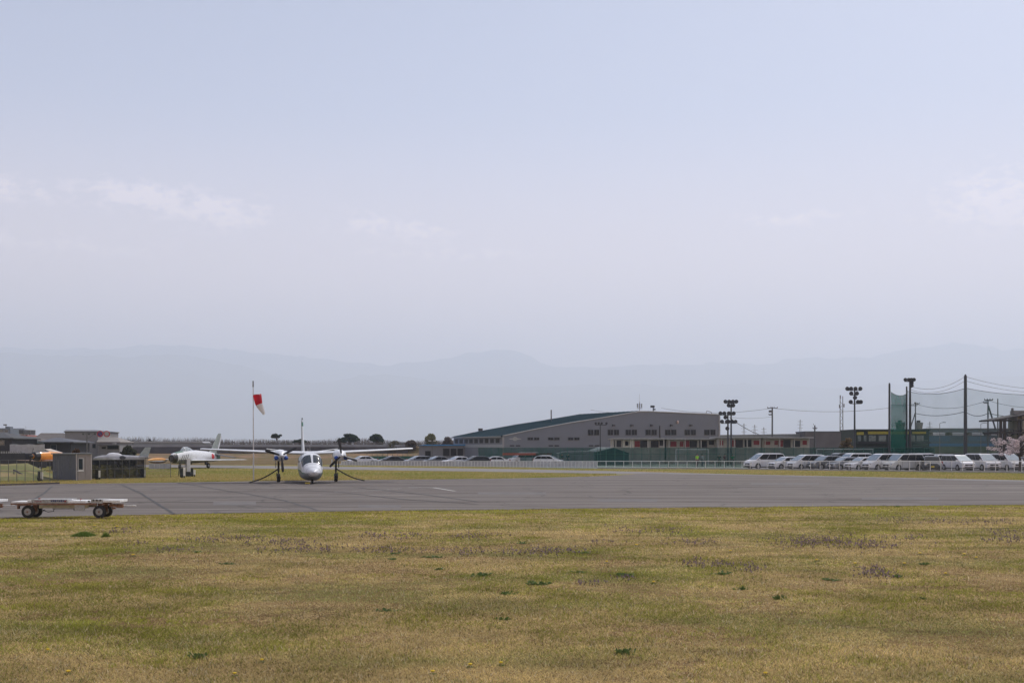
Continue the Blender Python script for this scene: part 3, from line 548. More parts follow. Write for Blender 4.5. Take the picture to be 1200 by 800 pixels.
lg = lambda nx: pl.matrix_basis @ Vector((nx, 1.1, .95))
bpy.context.view_layer.update()
a = pl.matrix_basis @ Vector((-2.15, 1.05, .9)); e = G(292, 566); rope(a.x, a.y, a.z, e[0], e[1], 'thick black rope from the landing leg under the blue covered port side engine'.replace('port side', 'left hand'))
a = pl.matrix_basis @ Vector((2.15, 1.05, .9)); e = G(427, 563.6); rope(a.x, a.y, a.z, e[0], e[1], 'thick black rope from the landing leg under the right hand engine')

# ---- swept-wing jet fighter on display
XJ, DJ = -39.6, 142.6
jt = thing('jet_fighter', 'white swept wing display jet with green nose top and a red disc', 'jet fighter', (XJ, DJ, .006), R(-14))
jh = Hull([(-5.75, 1.28, .34, .46, 2), (-5.6, 1.28, .44, .56, 2), (-5.0, 1.32, .54, .66, 2.1), (-4.0, 1.38, .62, .74, 2.2), (-2.5, 1.43, .68, .80, 2.3), (0, 1.45, .72, .80, 2.3), (2.5, 1.42, .64, .70, 2.1), (4.4, 1.36, .50, .56, 2), (5.4, 1.33, .40, .46, 2)])
jw = mat('jet_white', (0.66, 0.67, 0.68), 0.35, var=0.08, scale=1.4, coat=0.2, dirt=(0.42, 0.42, 0.43, 0.5)); jgrn = mat('jet_green', (0.09, 0.17, 0.13), 0.5, var=0.2)
o_ = MB(); jh.body(o_, nr=50, na=28); o_.build('fuselage', jw, jt, smooth=True)
part('intake', black, jt, lambda b: [b.tube([(0, -5.86, 1.28), (0, -5.80, 1.28), (0, -5.5, 1.28)], [.34, .42, .45], 20)]); part('intake_lip', black, jt, lambda b: jh.patch(b, -5.74, -5.15, 120, 420, .012, 4, 30), smooth=True)
part('belly_shade', mat('jet_belly_shade', (0.17, 0.18, 0.18), .5, var=.2), jt, lambda b: jh.patch(b, -5.1, 4.6, 205, 335, .006, 30, 14), smooth=True)  # shade under the fuselage, put into the colour as a dark patch
part('anti_glare_panel', jgrn, jt, lambda b: jh.patch(b, -5.2, -3.6, 55, 125, .012, 8, 8), smooth=True)
part('tail_band', jgrn, jt, lambda b: jh.patch(b, 4.3, 5.38, 0, 360, .012, 6, 30), smooth=True)
part('gun_panel', mat('gun_soot', (.12, .12, .12), .6), jt, lambda b: [jh.patch(b, y_, y_ + .13, -18, 24, .014, 2, 6, .45) for y_ in (-4.6, -4.2, -3.8, -3.4)], smooth=True)
part('roundel', mat('roundel_white', (.8, .8, .8), .4), jt, lambda b: hull_disc(b, jh, 3.2, .12, .50, .62, .012))
part('red_disc', redp, jt, lambda b: hull_disc(b, jh, 3.2, .12, .42, .54, .024))
can = Hull([(-3.75, 2.05, .05, .05, 2), (-3.4, 2.08, .26, .38, 2), (-3.0, 2.1, .33, .56, 2), (-2.4, 2.12, .34, .58, 2), (-1.6, 2.12, .26, .42, 2), (-.8, 2.10, .10, .16, 2)])
cgm = mat('canopy_glass', (0.30, 0.33, 0.34), 0.05, var=.3, spec=.8, scale=3)
o_ = MB(); can.body(o_, nr=20, na=20); cn_ = o_.build('canopy', cgm, jt, smooth=True)
part('canopy_frame', jw, cn_, lambda b: [can.patch(b, y_, y_ + .07, 0, 180, .01, 2, 14) for y_ in (-3.12, -1.7)], smooth=True)
for s_ in (-1, 1):
    part('wing', jw, jt, lambda b: foil(b, [(s_ * .55, -2.4, 1.1, .98, .30), (s_ * 3.0, -.5, 1.9, 1.02, .20), (s_ * 5.5, 1.5, 2.9, 1.06, .10), (s_ * 5.62, 1.75, 2.9, 1.06, .04)]), smooth=True)
    part('tailplane', jw if s_ < 0 else mat('tailplane_dark', (.05, .055, .06), .5), jt, lambda b: foil(b, [(s_ * .3, 3.7, 5.4, 1.72, .22), (s_ * 2.5, 5.0, 6.1, 1.30 if s_ > 0 else 2.0, .10)]), smooth=True)
    part('landing_gear_leg', mat('gear_grey', (.10, .10, .10), .5), jt, lambda b: [b.cyl((s_ * 1.25, .5, 1.0), (s_ * 1.35, .5, .35), .07), b.box((s_ * 1.1, .5, .7), (.04, .7, .5))]); wheel(jt, (s_ * 1.4, .5, .33), .33, .2)
part('drop_tank', mat('tank_orange', (.62, .26, .02), .4, var=.1), jt, lambda b: b.tube([(-5.3, y_, 1.0) for y_ in (-2.4, -2.1, -1.3, -.2, .9, 1.9, 2.4)], [.02, .14, .27, .32, .28, .14, .02], 14), smooth=True)
part('tank_stripe', mat('stripe_white', (.75, .75, .75), .4), jt, lambda b: b.tube([(-5.3, y_, .94) for y_ in (-2.2, -1.3, -.2, .9, 2.0)], [.10, .265, .315, .275, .10], 14), smooth=True)
part('tank_keel', mat('keel_maroon', (.09, .02, .02), .5), jt, lambda b: b.tube([(-5.3, y_, .86) for y_ in (-2.1, -1.3, -.2, .9, 1.9)], [.08, .23, .28, .24, .08], 14), smooth=True)
part('nose_leg', MATS['gear_grey'], jt, lambda b: [b.cyl((0, -3.9, .8), (0, -3.9, .28), .05)]); wheel(jt, (0, -3.9, .26), .26, .14)
fj = part('tail_fin', mat('fin_grey_green', (.27, .30, .28), .45, var=.2), jt, lambda b: foil(b, [(1.75, 1.8, 5.2, 0, .10), (2.05, 3.3, 5.25, 0, .14), (2.5, 3.9, 5.45, 0, .13), (4.2, 5.35, 6.35, 0, .07), (4.42, 5.6, 6.4, 0, .03)], True), smooth=True)
part('rudder', jw, fj, lambda b: foil(b, [(2.3, 5.40, 5.75, 0, .10), (4.1, 6.33, 6.6, 0, .05)], True)); part('tail_pipe', black, jt, lambda b: b.cyl((0, 5.38, 1.33), (0, 5.6, 1.33), .36, .34, 16))

# ---- orange trainer, half hidden behind the fence at the left
orp = mat('trainer_orange', (0.72, 0.26, 0.02), 0.4, var=.1, coat=.3)
to = thing('trainer_plane', 'bright orange propeller trainer with black cowling behind the wire fence', 'aeroplane', (X(57.5, 128), 128, 0), R(-26)); to.scale = (.98, .98, 1.0)
th_ = Hull([(-2.3, 1.62, .18, .18, 2), (-2.2, 1.62, .42, .45, 2), (-1.4, 1.62, .50, .55, 2), (-.3, 1.60, .50, .60, 2.1), (1.2, 1.55, .42, .52, 2.1), (2.8, 1.5, .30, .38, 2), (4.2, 1.5, .14, .22, 2)])
o_ = MB(); th_.body(o_, nr=30, na=22); o_.build('fuselage', orp, to, smooth=True)
part('cowling', black, to, lambda b: th_.patch(b, -2.28, -1.55, 0, 360, .012, 5, 24), smooth=True); part('anti_glare_panel', black, to, lambda b: th_.patch(b, -1.5, -.3, 50, 130, .012, 5, 8))
part('fuselage_band', black, to, lambda b: [th_.patch(b, 2.0, 2.12, 0, 360, .014, 2, 20)], smooth=True); part('cockpit_canopy', glass_d, to, lambda b: th_.patch(b, 2.5, 3.1, 10, 170, .02, 4, 10), smooth=True)
part('wing', mat('trainer_wing', (.42, .28, .22), .5, var=.2), to, lambda b: foil(b, [(-4.6, -.7, .5, 1.15, .10), (0, -1.1, .9, 1.08, .26), (4.6, -.7, .5, 1.15, .10)]), smooth=True)
part('tail_fin', orp, to, lambda b: foil(b, [(1.6, 3.2, 4.4, 0, .08), (2.1, 3.9, 4.5, 0, .05)], True)); part('tailplane', orp, to, lambda b: foil(b, [(-1.5, 3.6, 4.3, 1.6, .05), (0, 3.4, 4.4, 1.6, .09), (1.5, 3.6, 4.3, 1.6, .05)]))
propeller(to, (0, -2.35, 1.62), (70, 250), .95, hubm=black)
for s_ in (-1, 1): part('landing_gear_leg', black, to, lambda b: b.cyl((s_ * 1.1, -.4, 1.1), (s_ * 1.1, -.4, .3), .05)); wheel(to, (s_ * 1.1, -.4, .28), .28, .16)

# ---- white display jet behind the dark gate
wj = thing('display_jet', 'white jet with long canopy and tall pale tail behind the dark mesh gate', 'jet aeroplane', (X(136, 152), 152, 0), R(-74)); wj.scale = (.95, .95, .84)
wh = Hull([(-3.0, 1.35, .05, .05, 2), (-2.7, 1.36, .30, .30, 2), (-1.8, 1.38, .50, .48, 2.1), (0, 1.42, .60, .55, 2.2), (1.8, 1.40, .48, .46, 2.1), (3.6, 1.45, .26, .30, 2), (4.3, 1.5, .14, .18, 2)])
o_ = MB(); wh.body(o_, nr=30, na=22); o_.build('fuselage', mat('jet_grey', (.34, .34, .35), .4, var=.2, scale=1.5), wj, smooth=True)
wc = Hull([(-1.3, 1.85, .05, .05, 2), (-1.0, 1.86, .28, .34, 2), (-.4, 1.86, .33, .44, 2), (.3, 1.86, .26, .34, 2), (.8, 1.86, .08, .08, 2)])
o_ = MB(); wc.body(o_, nr=16, na=18); o_.build('canopy', mat('canopy_cover', (.72, .72, .74), .35), wj, smooth=True)
part('dark_stripe', black, wj, lambda b: [wh.patch(b, y_, y_ + .16, 100, 215, .014, 2, 8, .25) for y_ in (-2.2, -1.5, -.9, .2, .9)], smooth=True); part('intake', black, wj, lambda b: [b.ball((-.55, .9, 1.5), (.2, .45, .3)), b.ball((.55, .9, 1.5), (.2, .45, .3))], smooth=True)
part('wing', jw, wj, lambda b: [foil(b, [(-4.0, .3, 1.4, 1.2, .08), (0, -.8, 1.2, 1.15, .22), (4.0, .3, 1.4, 1.2, .08)])], smooth=True)
part('tail_fin', MATS['fin_grey_green'], wj, lambda b: foil(b, [(1.6, 2.9, 4.3, 0, .12), (3.15, 3.9, 4.7, 0, .07)], True), smooth=True); part('tailplane', jw, wj, lambda b: foil(b, [(-1.6, 3.6, 4.4, 1.62, .06), (0, 3.2, 4.4, 1.6, .1), (1.6, 3.6, 4.4, 1.62, .06)]))
for c_ in ((0, -2.2), (-1.0, .4), (1.0, .4)): part('landing_gear_leg', MATS['gear_grey'], wj, lambda b: b.cyl((c_[0], c_[1], 1.1), (c_[0], c_[1], .2), .05)); wheel(wj, (c_[0], c_[1], .24), .24, .14)

# ---- equipment trolleys on the apron edge
rust = mat('rusty_steel', (0.22, 0.12, 0.08), 0.85, var=.35, scale=8, bump=.3, dirt=(.07, .04, .03, .8)); tgrey = mat('chipped_grey_paint', (0.34, 0.34, 0.33), 0.7, var=.15, scale=5, dirt=(.16, .11, .09, .7)); twhite = mat('trolley_white', (0.72, 0.72, 0.71), 0.6, var=.08, scale=4, dirt=(.35, .3, .27, .6)); ochre = mat('faded_ochre', (.27, .24, .16), .8, var=.2, scale=5)
def trolley(label, x0, y0, full=True):
    t = thing('trolley', label, 'trolley', (x0, y0, .014)); u = 143 / 4.36   # one metre is 32.8 px at this distance
    P = lambda px: (px - 70) / 32.8
    part('chassis', rust, t, lambda b: [b.box((P(65), -.45, .505), (3.05, .06, .06)), b.box((P(65), .45, .505), (3.05, .06, .06))] + [b.box((P(q), 0, .505), (.06, .84, .05)) for q in (20, 45, 72, 98, 122)] + [b.box((P(118), 0, .55), (.62, .8, .04), ry=-.05)])
    part('side_beam', ochre, t, lambda b: [b.box((P(76), -.40, .41), (1.75, .05, .11)), b.box((P(76), .40, .41), (1.75, .05, .11))])
    part('brake_rod', black, t, lambda b: [b.box((P(76), -.42, .335), (.78, .03, .025)), b.cyl((P(65), -.42, .33), (P(64), -.42, .24), .015), b.box((P(53), -.4, .28), (.06, .05, .05)), b.box((P(89), -.4, .30), (.07, .06, .06)), b.tube([(P(54), -.42, .26), (P(58), -.42, .22), (P(64), -.42, .25)], .01, 5)])
    part('cross_plate', tgrey, t, lambda b: [b.box((P(95), -.43, .38), (.36, .04, .22))])
    part('deck_panel', tgrey, t, lambda b: [b.box((P(60), -.02, .60), (1.28, .9, .14))], bevel=.01)
    part('deck_rail', twhite, t, lambda b: [b.box((P(24.5), -.02, .565), (.56, .85, .055)), b.box((P(37), -.3, .60), (.22, .2, .10))]); part('deck_rail', twhite, t, lambda b: [b.box((P(91), -.02, .58), (.68, .86, .085)), b.box((P(83), -.25, .65), (.1, .1, .05))], bevel=.008)
    part('end_box', tgrey, t, lambda b: [b.box((P(115), -.05, .595), (.40, .85, .15))], bevel=.01); part('deck_rail', twhite, t, lambda b: [b.box((P(132), -.05, .605), (.62, .8, .085))], bevel=.01)
    part('cargo_lock', black, t, lambda b: [b.box((P(106), -.46, .6), (.06, .05, .05))] + [b.box((P(111.5 + 4 * i), -.485, .64), (.05, .02, .06), ry=.4) for i in range(3)])
    part('marking', mat('stencil_blue', (.03, .04, .12), .7), t, lambda b: [b.box((P(62.5 + 2.3 * i), -.476, .615 + .006 * (i % 2)), (.042, .012, .05 + .012 * (i % 3))) for i in range(7)]); part('marking', mat('stencil_red', (.22, .05, .06), .7), t, lambda b: [b.box((P(43.5 + 2.2 * i), -.476, .60), (.04, .012, .035 + .01 * (i % 2))) for i in range(4)] + [b.box((P(78.5), -.476, .605), (.07, .012, .06))])
    part('tie_hook', mat('hook_red', (.3, .03, .03), .6), t, lambda b: [b.tube([(P(94), -.3, .62), (P(94), -.3, .68), (P(96), -.3, .67)], .015, 5), b.box((P(46), -.3, .69), (.07, .04, .03))])
    for q in (33.5, 117):
        for yy in (-.33, .33):
            dx = .0 if yy < 0 else .0
            part('fork', rust, t, lambda b: [b.box((P(q), yy * .86, .36), (.16, .06, .30))]); 
            c = (P(q), yy, .225); wh_ = part('wheel', rubber, t, lambda b: b.tube([(c[0], c[1] - .06, c[2]), (c[0], c[1] - .05, c[2]), (c[0], c[1] + .05, c[2]), (c[0], c[1] + .06, c[2])], [.185, .225, .225, .185], 24), smooth=True)
            part('rim', mat('wheel_rim_grey', (.30, .29, .27), .7, var=.2, scale=12, dirt=(.15, .09, .06, .6)), wh_, lambda b: b.cyl((c[0], c[1] - .068, c[2]), (c[0], c[1] + .068, c[2]), .125, None, 18)); part('hub', rust, wh_, lambda b: b.cyl((c[0], c[1] - .09, c[2]), (c[0], c[1] + .09, c[2]), .035, None, 10))
    part('axle', rust, t, lambda b: [b.cyl((P(33.5), -.4, .225), (P(33.5), .4, .225), .03), b.cyl((P(117), -.4, .225), (P(117), .4, .225), .03)])
    part('rear_coupling', rust, t, lambda b: [b.box((P(22), 0, .46), (.28, .1, .07)), b.box((P(17.5), 0, .42), (.05, .14, .22)), b.box((P(20), -.2, .5), (.12, .06, .05))])
    part('draw_bar', rust, t, lambda b: [b.box((P(130), 0, .44), (.24, .3, .10)), b.cyl((P(133), 0, .43), (P(141), 0, .42), .07), b.box((P(131), -.1, .34), (.12, .06, .06)), b.cyl((P(128), -.1, .45), (P(130), -.1, .3), .02)]); part('tow_rod', twhite, t, lambda b: [b.cyl((P(141), 0, .435), (P(152), 0, .43), .012), b.cyl((P(152), 0, .43), (P(156), 0, .425), .022)])
    return t
t1 = trolley('long rusty trolley with grey lettered deck box at the grass edge', X(74, 40.9), 40.9)
t2 = copy_thing(t1, (X(74, 40.9) - 4.36 - .0 + .0, 40.95, .014), 0, 'trolley cut off by the picture edge, only its white deck end showing', None)
t1['group'] = t2['group'] = 'trolleys coupled in line on the apron'
# ================================================================ FENCES, LEFT SIDE BUILDINGS, TREES
darkpost = mat('fence_post_grey', (0.10, 0.10, 0.10), 0.6, var=.2); wm = net_mat('wire_mesh_grey', (0.12, 0.12, 0.12), 0.16); wmd = net_mat('dense_mesh_dark', (0.030, 0.031, 0.034), 0.97, 2.5)
def fence(name, label, cat_, pts, h, spacing, pm_, mm, r=.03, rails=(), mesh_h=None, max_posts=100, zf=None, rail_r=.02):
    """a run of fence along ground points: posts, one mesh panel, rails"""
    t = thing(name, label, cat_, (pts[0][0], pts[0][1], 0)); O = Vector((pts[0][0], pts[0][1], 0)); L_ = 0; k = 0; pp = []
    for (x0, y0), (x1, y1) in zip(pts, pts[1:]):
        d = math.hypot(x1 - x0, y1 - y0); n = max(1, round(d / spacing)); pp += [(x0 + (x1 - x0) * i / n, y0 + (y1 - y0) * i / n) for i in range(n)]
    pp.append(pts[-1]); H_ = (lambda i: h) if zf is None else (lambda i: zf(*pp[i]))
    for i, p in enumerate(pp[:max_posts]):
        q = Vector((p[0], p[1], 0)) - O; part('post', pm_, t, lambda b: b.cyl(q, q + Vector((0, 0, H_(i))), r, None, 6))
    for z in rails:
        b = MB(); b.tube([Vector((p[0], p[1], z * H_(i))) - O for i, p in enumerate(pp)], rail_r, 5); b.build('rail', pm_, t)
    if mm:
        b = MB()
        for i in range(len(pp) - 1):
            a = Vector((*pp[i], 0)) - O; c = Vector((*pp[i + 1], 0)) - O; b.quad(a + Vector((0, 0, .03)), c + Vector((0, 0, .03)), c + Vector((0, 0, H_(i + 1) * .97)), a + Vector((0, 0, H_(i) * .97)))
        b.build('mesh_panel', mm, t)
    return t
D_ = DG(565.0)
fence('wire_fence', 'thin wire fence with dark posts along the left apron edge', 'fence', [(X(-90, 82), 82), (X(0, 83.5), 83.5), (X(68, 85), 85)], 1.66, .58, darkpost, wm, .022, (.99, .5), rail_r=.016)
g1 = fence('mesh_gate', 'dense dark mesh gate between the hut and the jet fighter', 'gate', [(X(107.5, 92), 92), (X(169, 95), 95)], 1.58, .62, darkpost, wmd, .03, (.99, .52, .03), rail_r=.03)
fence('wire_fence', 'sparse thin wire fence in front of the jet fighter nose', 'fence', [(X(170.5, 95), 95), (X(200, 96.5), 96.5)], 1.75, 1.7, darkpost, wm, .025, (.35,), rail_r=.012)
# guard hut
hut = thing('guard_hut', 'small flat roofed hut with one dark side and one beige side with window', 'hut', (X(90, 88), 88, 0)); hw = mat('hut_dark_wall', (0.10, 0.106, 0.12), .7, var=.08); hb_ = mat('hut_beige_wall', (0.30, 0.265, 0.245), .7, var=.08)
# left face runs back-left from the corner, right face back-right
lc = Vector((X(62, 91), 91, 0)) - hut.location; rc = Vector((X(107, 88.9), 88.9, 0)) - hut.location; HH = 2.03
def wallq(b, a, c, z0, z1, th=.10):
    a = Vector(a); c = Vector(c); n = (c - a).cross(Vector((0, 0, 1))).normalized() * th
    if n.y < 0: n = -n
    b.add([a + Vector((0, 0, z0)), c + Vector((0, 0, z0)), c + n + Vector((0, 0, z0)), a + n + Vector((0, 0, z0)), a + Vector((0, 0, z1)), c + Vector((0, 0, z1)), c + n + Vector((0, 0, z1)), a + n + Vector((0, 0, z1))], [(0, 1, 5, 4), (2, 3, 7, 6), (0, 4, 7, 3), (1, 2, 6, 5), (4, 5, 6, 7), (0, 3, 2, 1)])
part('wall', hw, hut, lambda b: wallq(b, lc, (0, 0, 0), 0, HH)); part('wall', hw, hut, lambda b: wallq(b, lc + Vector((-.5, 2.2, 0)), rc + Vector((-1.0, 2.2, 0)), 0, HH)); part('wall', hb_, hut, lambda b: [wallq(b, (0.001, 0, 0), rc, 0, HH - .003)])
ribs = MB()
for i in range(14):
    q = lc * (1 - i / 13.5); ribs.box(q + Vector((0, -.012, HH / 2)), (.02, .02, HH - .1))
ribs.build('wall_rib', hw, hut); part('roof', mat('hut_roof', (.16, .17, .17), .6), hut, lambda b: b.prism([(lc.x - .12, lc.y - .1), (0, -.14), (rc.x + .12, rc.y - .06), (rc.x - .95, rc.y + 2.35), (lc.x - .6, lc.y + 2.35)], 'z', HH + .002, HH + .09))
f_ = rc.normalized(); fz = math.atan2(f_.y, f_.x)
wn = part('window', mat('window_frame_white', (.55, .53, .5), .5), hut, lambda b: b.box(f_ * .34 * 1 + Vector((0, -.02, 1.25)), (.42, .05, .98), rz=fz)); part('pane', glass_d, wn, lambda b: b.box(f_ * .34 + Vector((.0, -.045, 1.27)), (.33, .03, .84), rz=fz)); part('sill', mat('sill_white', (.8, .8, .78), .5), wn, lambda b: b.box(f_ * .34 + Vector((0, -.06, .75)), (.48, .1, .05), rz=fz))
part('corner_post', mat('hut_trim', (.42, .38, .36), .6), hut, lambda b: [b.box((0.0, -.02, HH / 2), (.09, .06, HH)), b.box(rc + Vector((0, -.02, HH / 2)), (.07, .06, HH))])
part('door', hb_, hut, lambda b: b.box(f_ * .86 + Vector((0, -.02, .95)), (.3, .03, 1.85), rz=fz))
# marker posts with dark fittings along the verge
whitep = mat('marker_white', (.78, .76, .70), .6, var=.06); dkf = mat('dark_fitting', (.03, .035, .03), .7)
def marker(label, px, py, ptop, wpx=2.6, side=-1):
    x0, y0 = G(px, py); u = y0 / F; t = thing('marker_post', label, 'marker post', (x0, y0, 0), 0, 'white marker posts with dark lamps on the verge')
    part('plate', whitep, t, lambda b: b.box((0, 0, (py + ptop) / 2 * 0 + ((py - ptop) * u) / 2 + .12), (wpx * u, .06, (py - ptop) * u - .12), rz=.1)); part('lamp', dkf, t, lambda b: [b.ball((side * 3.2 * u, .05, .22), (.18, .16, .2)), b.box((side * 3.2 * u, .05, .55), (.22, .1, .45)), b.cyl((0, 0, 0), (0, 0, .2), .05)], smooth=False); return t
marker('white marker post with black lamp in front of the wire fence', 49, 564, 554, 2.6); marker('thin white marker post at the left end of the dark mesh gate', 116.5, 562, 552, 1.8); marker('white marker post at the right end of the dark mesh gate', 169, 560, 551, 2.0)
marker('white marker post in front of the jet fighter canopy', 216, 560, 548, 2.2); marker('low white marker post right of the tall board by the fighter', 228, 558.5, 551, 2.4)
pb = thing('display_board', 'tall white board on dark stand in front of the jet fighter', 'board', (X(221, 100), 100, 0)); u = 100 / F
part('board', mat('board_white', (.62, .62, .62), .5), pb, lambda b: b.box((0, 0, 1.02), (4.0 * u, .05, 1.15))); part('foot', dkf, pb, lambda b: [b.box((0, 0, .22), (.36, .3, .44))])
st = thing('step_stand', 'dark stepped stand beside the white board under the fighter nose', 'stand', (X(214.5, 101), 101, 0))
part('frame', mat('stand_dark', (.06, .06, .065), .6, var=.3), st, lambda b: [b.box((x_, y_, .75), (.05, .05, 1.5), ry=.06 * (1 if x_ < 0 else -1)) for x_ in (-.28, .28) for y_ in (-.25, .25)] + [b.box((0, 0, .5), (.5, .4, .5))]); part('step', MATS['stand_dark'], st, lambda b: [b.box((0, -.3 + .12 * i, .25 + .3 * i), (.55, .22, .05)) for i in range(5)])
# arm with two round traffic signs
sg = thing('traffic_sign_pole', 'grey arm pole carrying two round red rimmed traffic signs', 'traffic sign', (X(102, 108), 108, 0)); u = 108 / F; zt = Z(506.5, 108)
pg = mat('pole_grey', (.12, .12, .125), .5, .3)
part('pole', pg, sg, lambda b: [b.cyl((0, 0, 0), (0, 0, zt), .07, .055, 8)]); part('arm', pg, sg, lambda b: [b.tube([(0, 0, zt - .05), (.2, 0, zt), (18 * u, 0, zt)], .035, 6), b.tube([(0, 0, zt - .55), (4 * u, 0, zt - .45), (9 * u, 0, zt - .08)], .025, 6)])
sr = mat('sign_red', (.38, .02, .03), .5); 
for nm, px, inner, c_ in (('no_parking_sign', 117.5, mat('sign_blue', (.02, .045, .16), .5), 1), ('speed_sign', 125.3, mat('sign_face_shaded', (.30, .30, .31), .5), 0)):  # the speed sign's white face is greyed, its shade put into the colour
    cx = (px - 102) * u; cz = Z(508.2, 108); s_ = part(nm, sr, sg, lambda b: b.cyl((cx, -.06, cz), (cx, -.03, cz), 3.7 * u, None, 28)); part('face', inner, s_, lambda b: b.cyl((cx, -.075, cz), (cx, -.055, cz), 2.7 * u, None, 28))
    if c_: part('slash', sr, s_, lambda b: b.box((cx, -.082, cz), (5.2 * u, .012, .5 * u), ry=R(45)))
for px in (97.5, 104.5, 111.5): part('lamp', dkf, sg, lambda b: b.ball(((px - 102) * u, 0, Z(508.3, 108)), .085, 8, 6))
part('lamp_bar', pg, sg, lambda b: b.cyl((-5 * u, .03, Z(508, 108)), (10 * u, .03, Z(508, 108)), .018, None, 5))
# ---- houses
def house(label, px0, px1, D, yeave, ridge, mats, rz=0, name='house', depth=6, windows=(), roof='gable', base=None, over=.35, cat_='house'):
    """ridge: list of (px,row) along the roof's outline; walls below"""
    x0, x1 = X(px0, D), X(px1, D); t = thing(name, label, cat_, ((x0 + x1) / 2, D, 0)); cx = (x0 + x1) / 2; ze = Z(yeave, D); w_ = (x1 - x0)
    part('wall', mats[0], t, lambda b: b.box((0, depth / 2, ze / 2), (w_, depth, ze)))
    zr = Z(ridge[0][1], D + depth / 2); a = X(ridge[0][0], D + depth / 2) - cx; c = X(ridge[1][0], D + depth / 2) - cx; o = over
    def rf(b):
        e0 = (-w_ / 2 - o, -o, ze); e1 = (w_ / 2 + o, -o, ze); e2 = (w_ / 2 + o, depth + o, ze); e3 = (-w_ / 2 - o, depth + o, ze); r0 = (a, depth / 2, zr); r1 = (c, depth / 2, zr); th = .14
        dn = lambda p: (p[0], p[1], p[2] - th); V = [e0, e1, e2, e3, r0, r1] + [dn(p) for p in (e0, e1, e2, e3)]
        b.add(V, [(0, 1, 5, 4), (1, 2, 5), (2, 3, 4, 5), (3, 0, 4), (6, 9, 8, 7), (0, 6, 7, 1), (1, 7, 8, 2), (2, 8, 9, 3), (3, 9, 6, 0)])
    part('roof', mats[1], t, rf)
    for (p0, y0, p1, y1) in windows:
        q = part('window', MATS['window_frame_grey'], t, lambda b: b.box(((X(p0, D) + X(p1, D)) / 2 - cx, -.01, (Z(y0, D) + Z(y1, D)) / 2), (X(p1, D) - X(p0, D) + .12, .08, Z(y0, D) - Z(y1, D) + .12)))
        part('pane', glass_d, q, lambda b: b.box(((X(p0, D) + X(p1, D)) / 2 - cx, -.04, (Z(y0, D) + Z(y1, D)) / 2), (X(p1, D) - X(p0, D), .06, Z(y0, D) - Z(y1, D))))
    return t, cx
mat('window_frame_grey', (.14, .14, .14), .5)
wd_ = mat('dark_wall', (.035, .035, .042), .8, var=.2); tile = mat('grey_tile', (.075, .078, .09), .6, var=.25, scale=4); tiled = mat('dark_tile', (.05, .05, .05), .7, var=.3, scale=4); brn_ = mat('brown_roof', (.11, .095, .085), .8, var=.25, scale=2)
greyw = mat('grey_stucco', (.22, .215, .22), .85, var=.05, scale=.8); plank_w = mat('pale_plaster', (.33, .32, .32), .8, var=.1)
house('old dark house with pale gable and black tiled roof at the left edge', -40, 14, 150, 513, [(-30, 506), (2, 506)], (wd_, tiled), windows=[(0, 516, 5, 521), (-12, 516, -6, 521)], depth=8)
house('low dark hip roofed house in front of the grey two storey house', 51, 83, 158, 517.5, [(64, 512.6), (70, 512.6)], (wd_, tile), windows=[(60, 521, 66, 527)], depth=7, over=.6)
house('wide brown gabled house behind the low hip roofed one', 40, 76, 190, 515, [(48, 507.2), (75, 507.2)], (mat('brown_wall', (.12, .11, .11), .8), brn_), depth=9)
house('small teal roofed house behind the white plank fence', 16, 32, 165, 518, [(20, 514.5), (28, 514.5)], (mat('brick_brown', (.12, .07, .06), .8), mat('teal_roof', (.06, .10, .10), .6)), depth=6)
house('dark roofed house beside the brown gabled one', 28, 44, 180, 516, [(33, 511), (38, 511)], (wd_, brn_), depth=6)
h2, cx = house('grey two storey house with plain flat wall and two small windows', 76, 115, 175, 505.2, [(77, 503.6), (114, 503.6)], (greyw, mat('grey_metal_roof', (.10, .10, .10), .5)), windows=[(95, 520, 98.5, 525), (108.5, 520, 112, 524.6)], depth=9, over=.12)
h3, cx = house('grey lean-to house wing with beige roof and long dark window', 115.2, 140, 174, 517.5, [(115, 512), (137, 512)], (greyw, mat('beige_roof', (.22, .20, .18), .7)), windows=[(126, 522, 139, 526), (119.5, 523.5, 124, 525.5)], depth=6, over=.2)
part('balcony_slab', MATS['grey_metal_roof'], h3, lambda b: [b.box((.2, -.5, Z(521.5, 174)), (3.2, 1.0, .08))]); part('solar_heater', plank_w, h3, lambda b: b.box((1.0, -.45, Z(519.5, 174)), (.5, .4, .2)))
bk = mat('far_block', (.13, .15, .18), .8, var=.15); bk2 = mat('far_block_pale', (.30, .31, .33), .8)
for lb, p0, p1, yt, D, m_, ws in (('distant blue grey apartment block at the far left', -8, 12, 501.5, 420, bk, 1), ('lower distant grey block right of the far left one', 11.5, 20.5, 503.5, 430, bk, 1), ('distant pale block with a dark roof box', 22.8, 28, 503.2, 410, bk2, 0)):
    x0, x1 = X(p0, D), X(p1, D); t = thing('apartment_block', lb, 'building', ((x0 + x1) / 2, D, 0)); zt = Z(yt, D); part('wall', m_, t, lambda b: [b.box((0, 5, zt / 2), (x1 - x0, 10, zt))]); part('roof_box', bk if ws else wd_, t, lambda b: b.box((1 if ws else .3, 4, zt + .2 if ws else zt - .8), (1.6, 3 if ws else 10.2, .9 if ws else 1.4)))
    for k in range(3 * ws):
        for i in range(3): part('window', glass_d, t, lambda b: b.box(((x1 - x0) * (i - 1) * .28, -.02, zt - 1.1 - 1.9 * k), ((x1 - x0) * .17, .08, .8)))
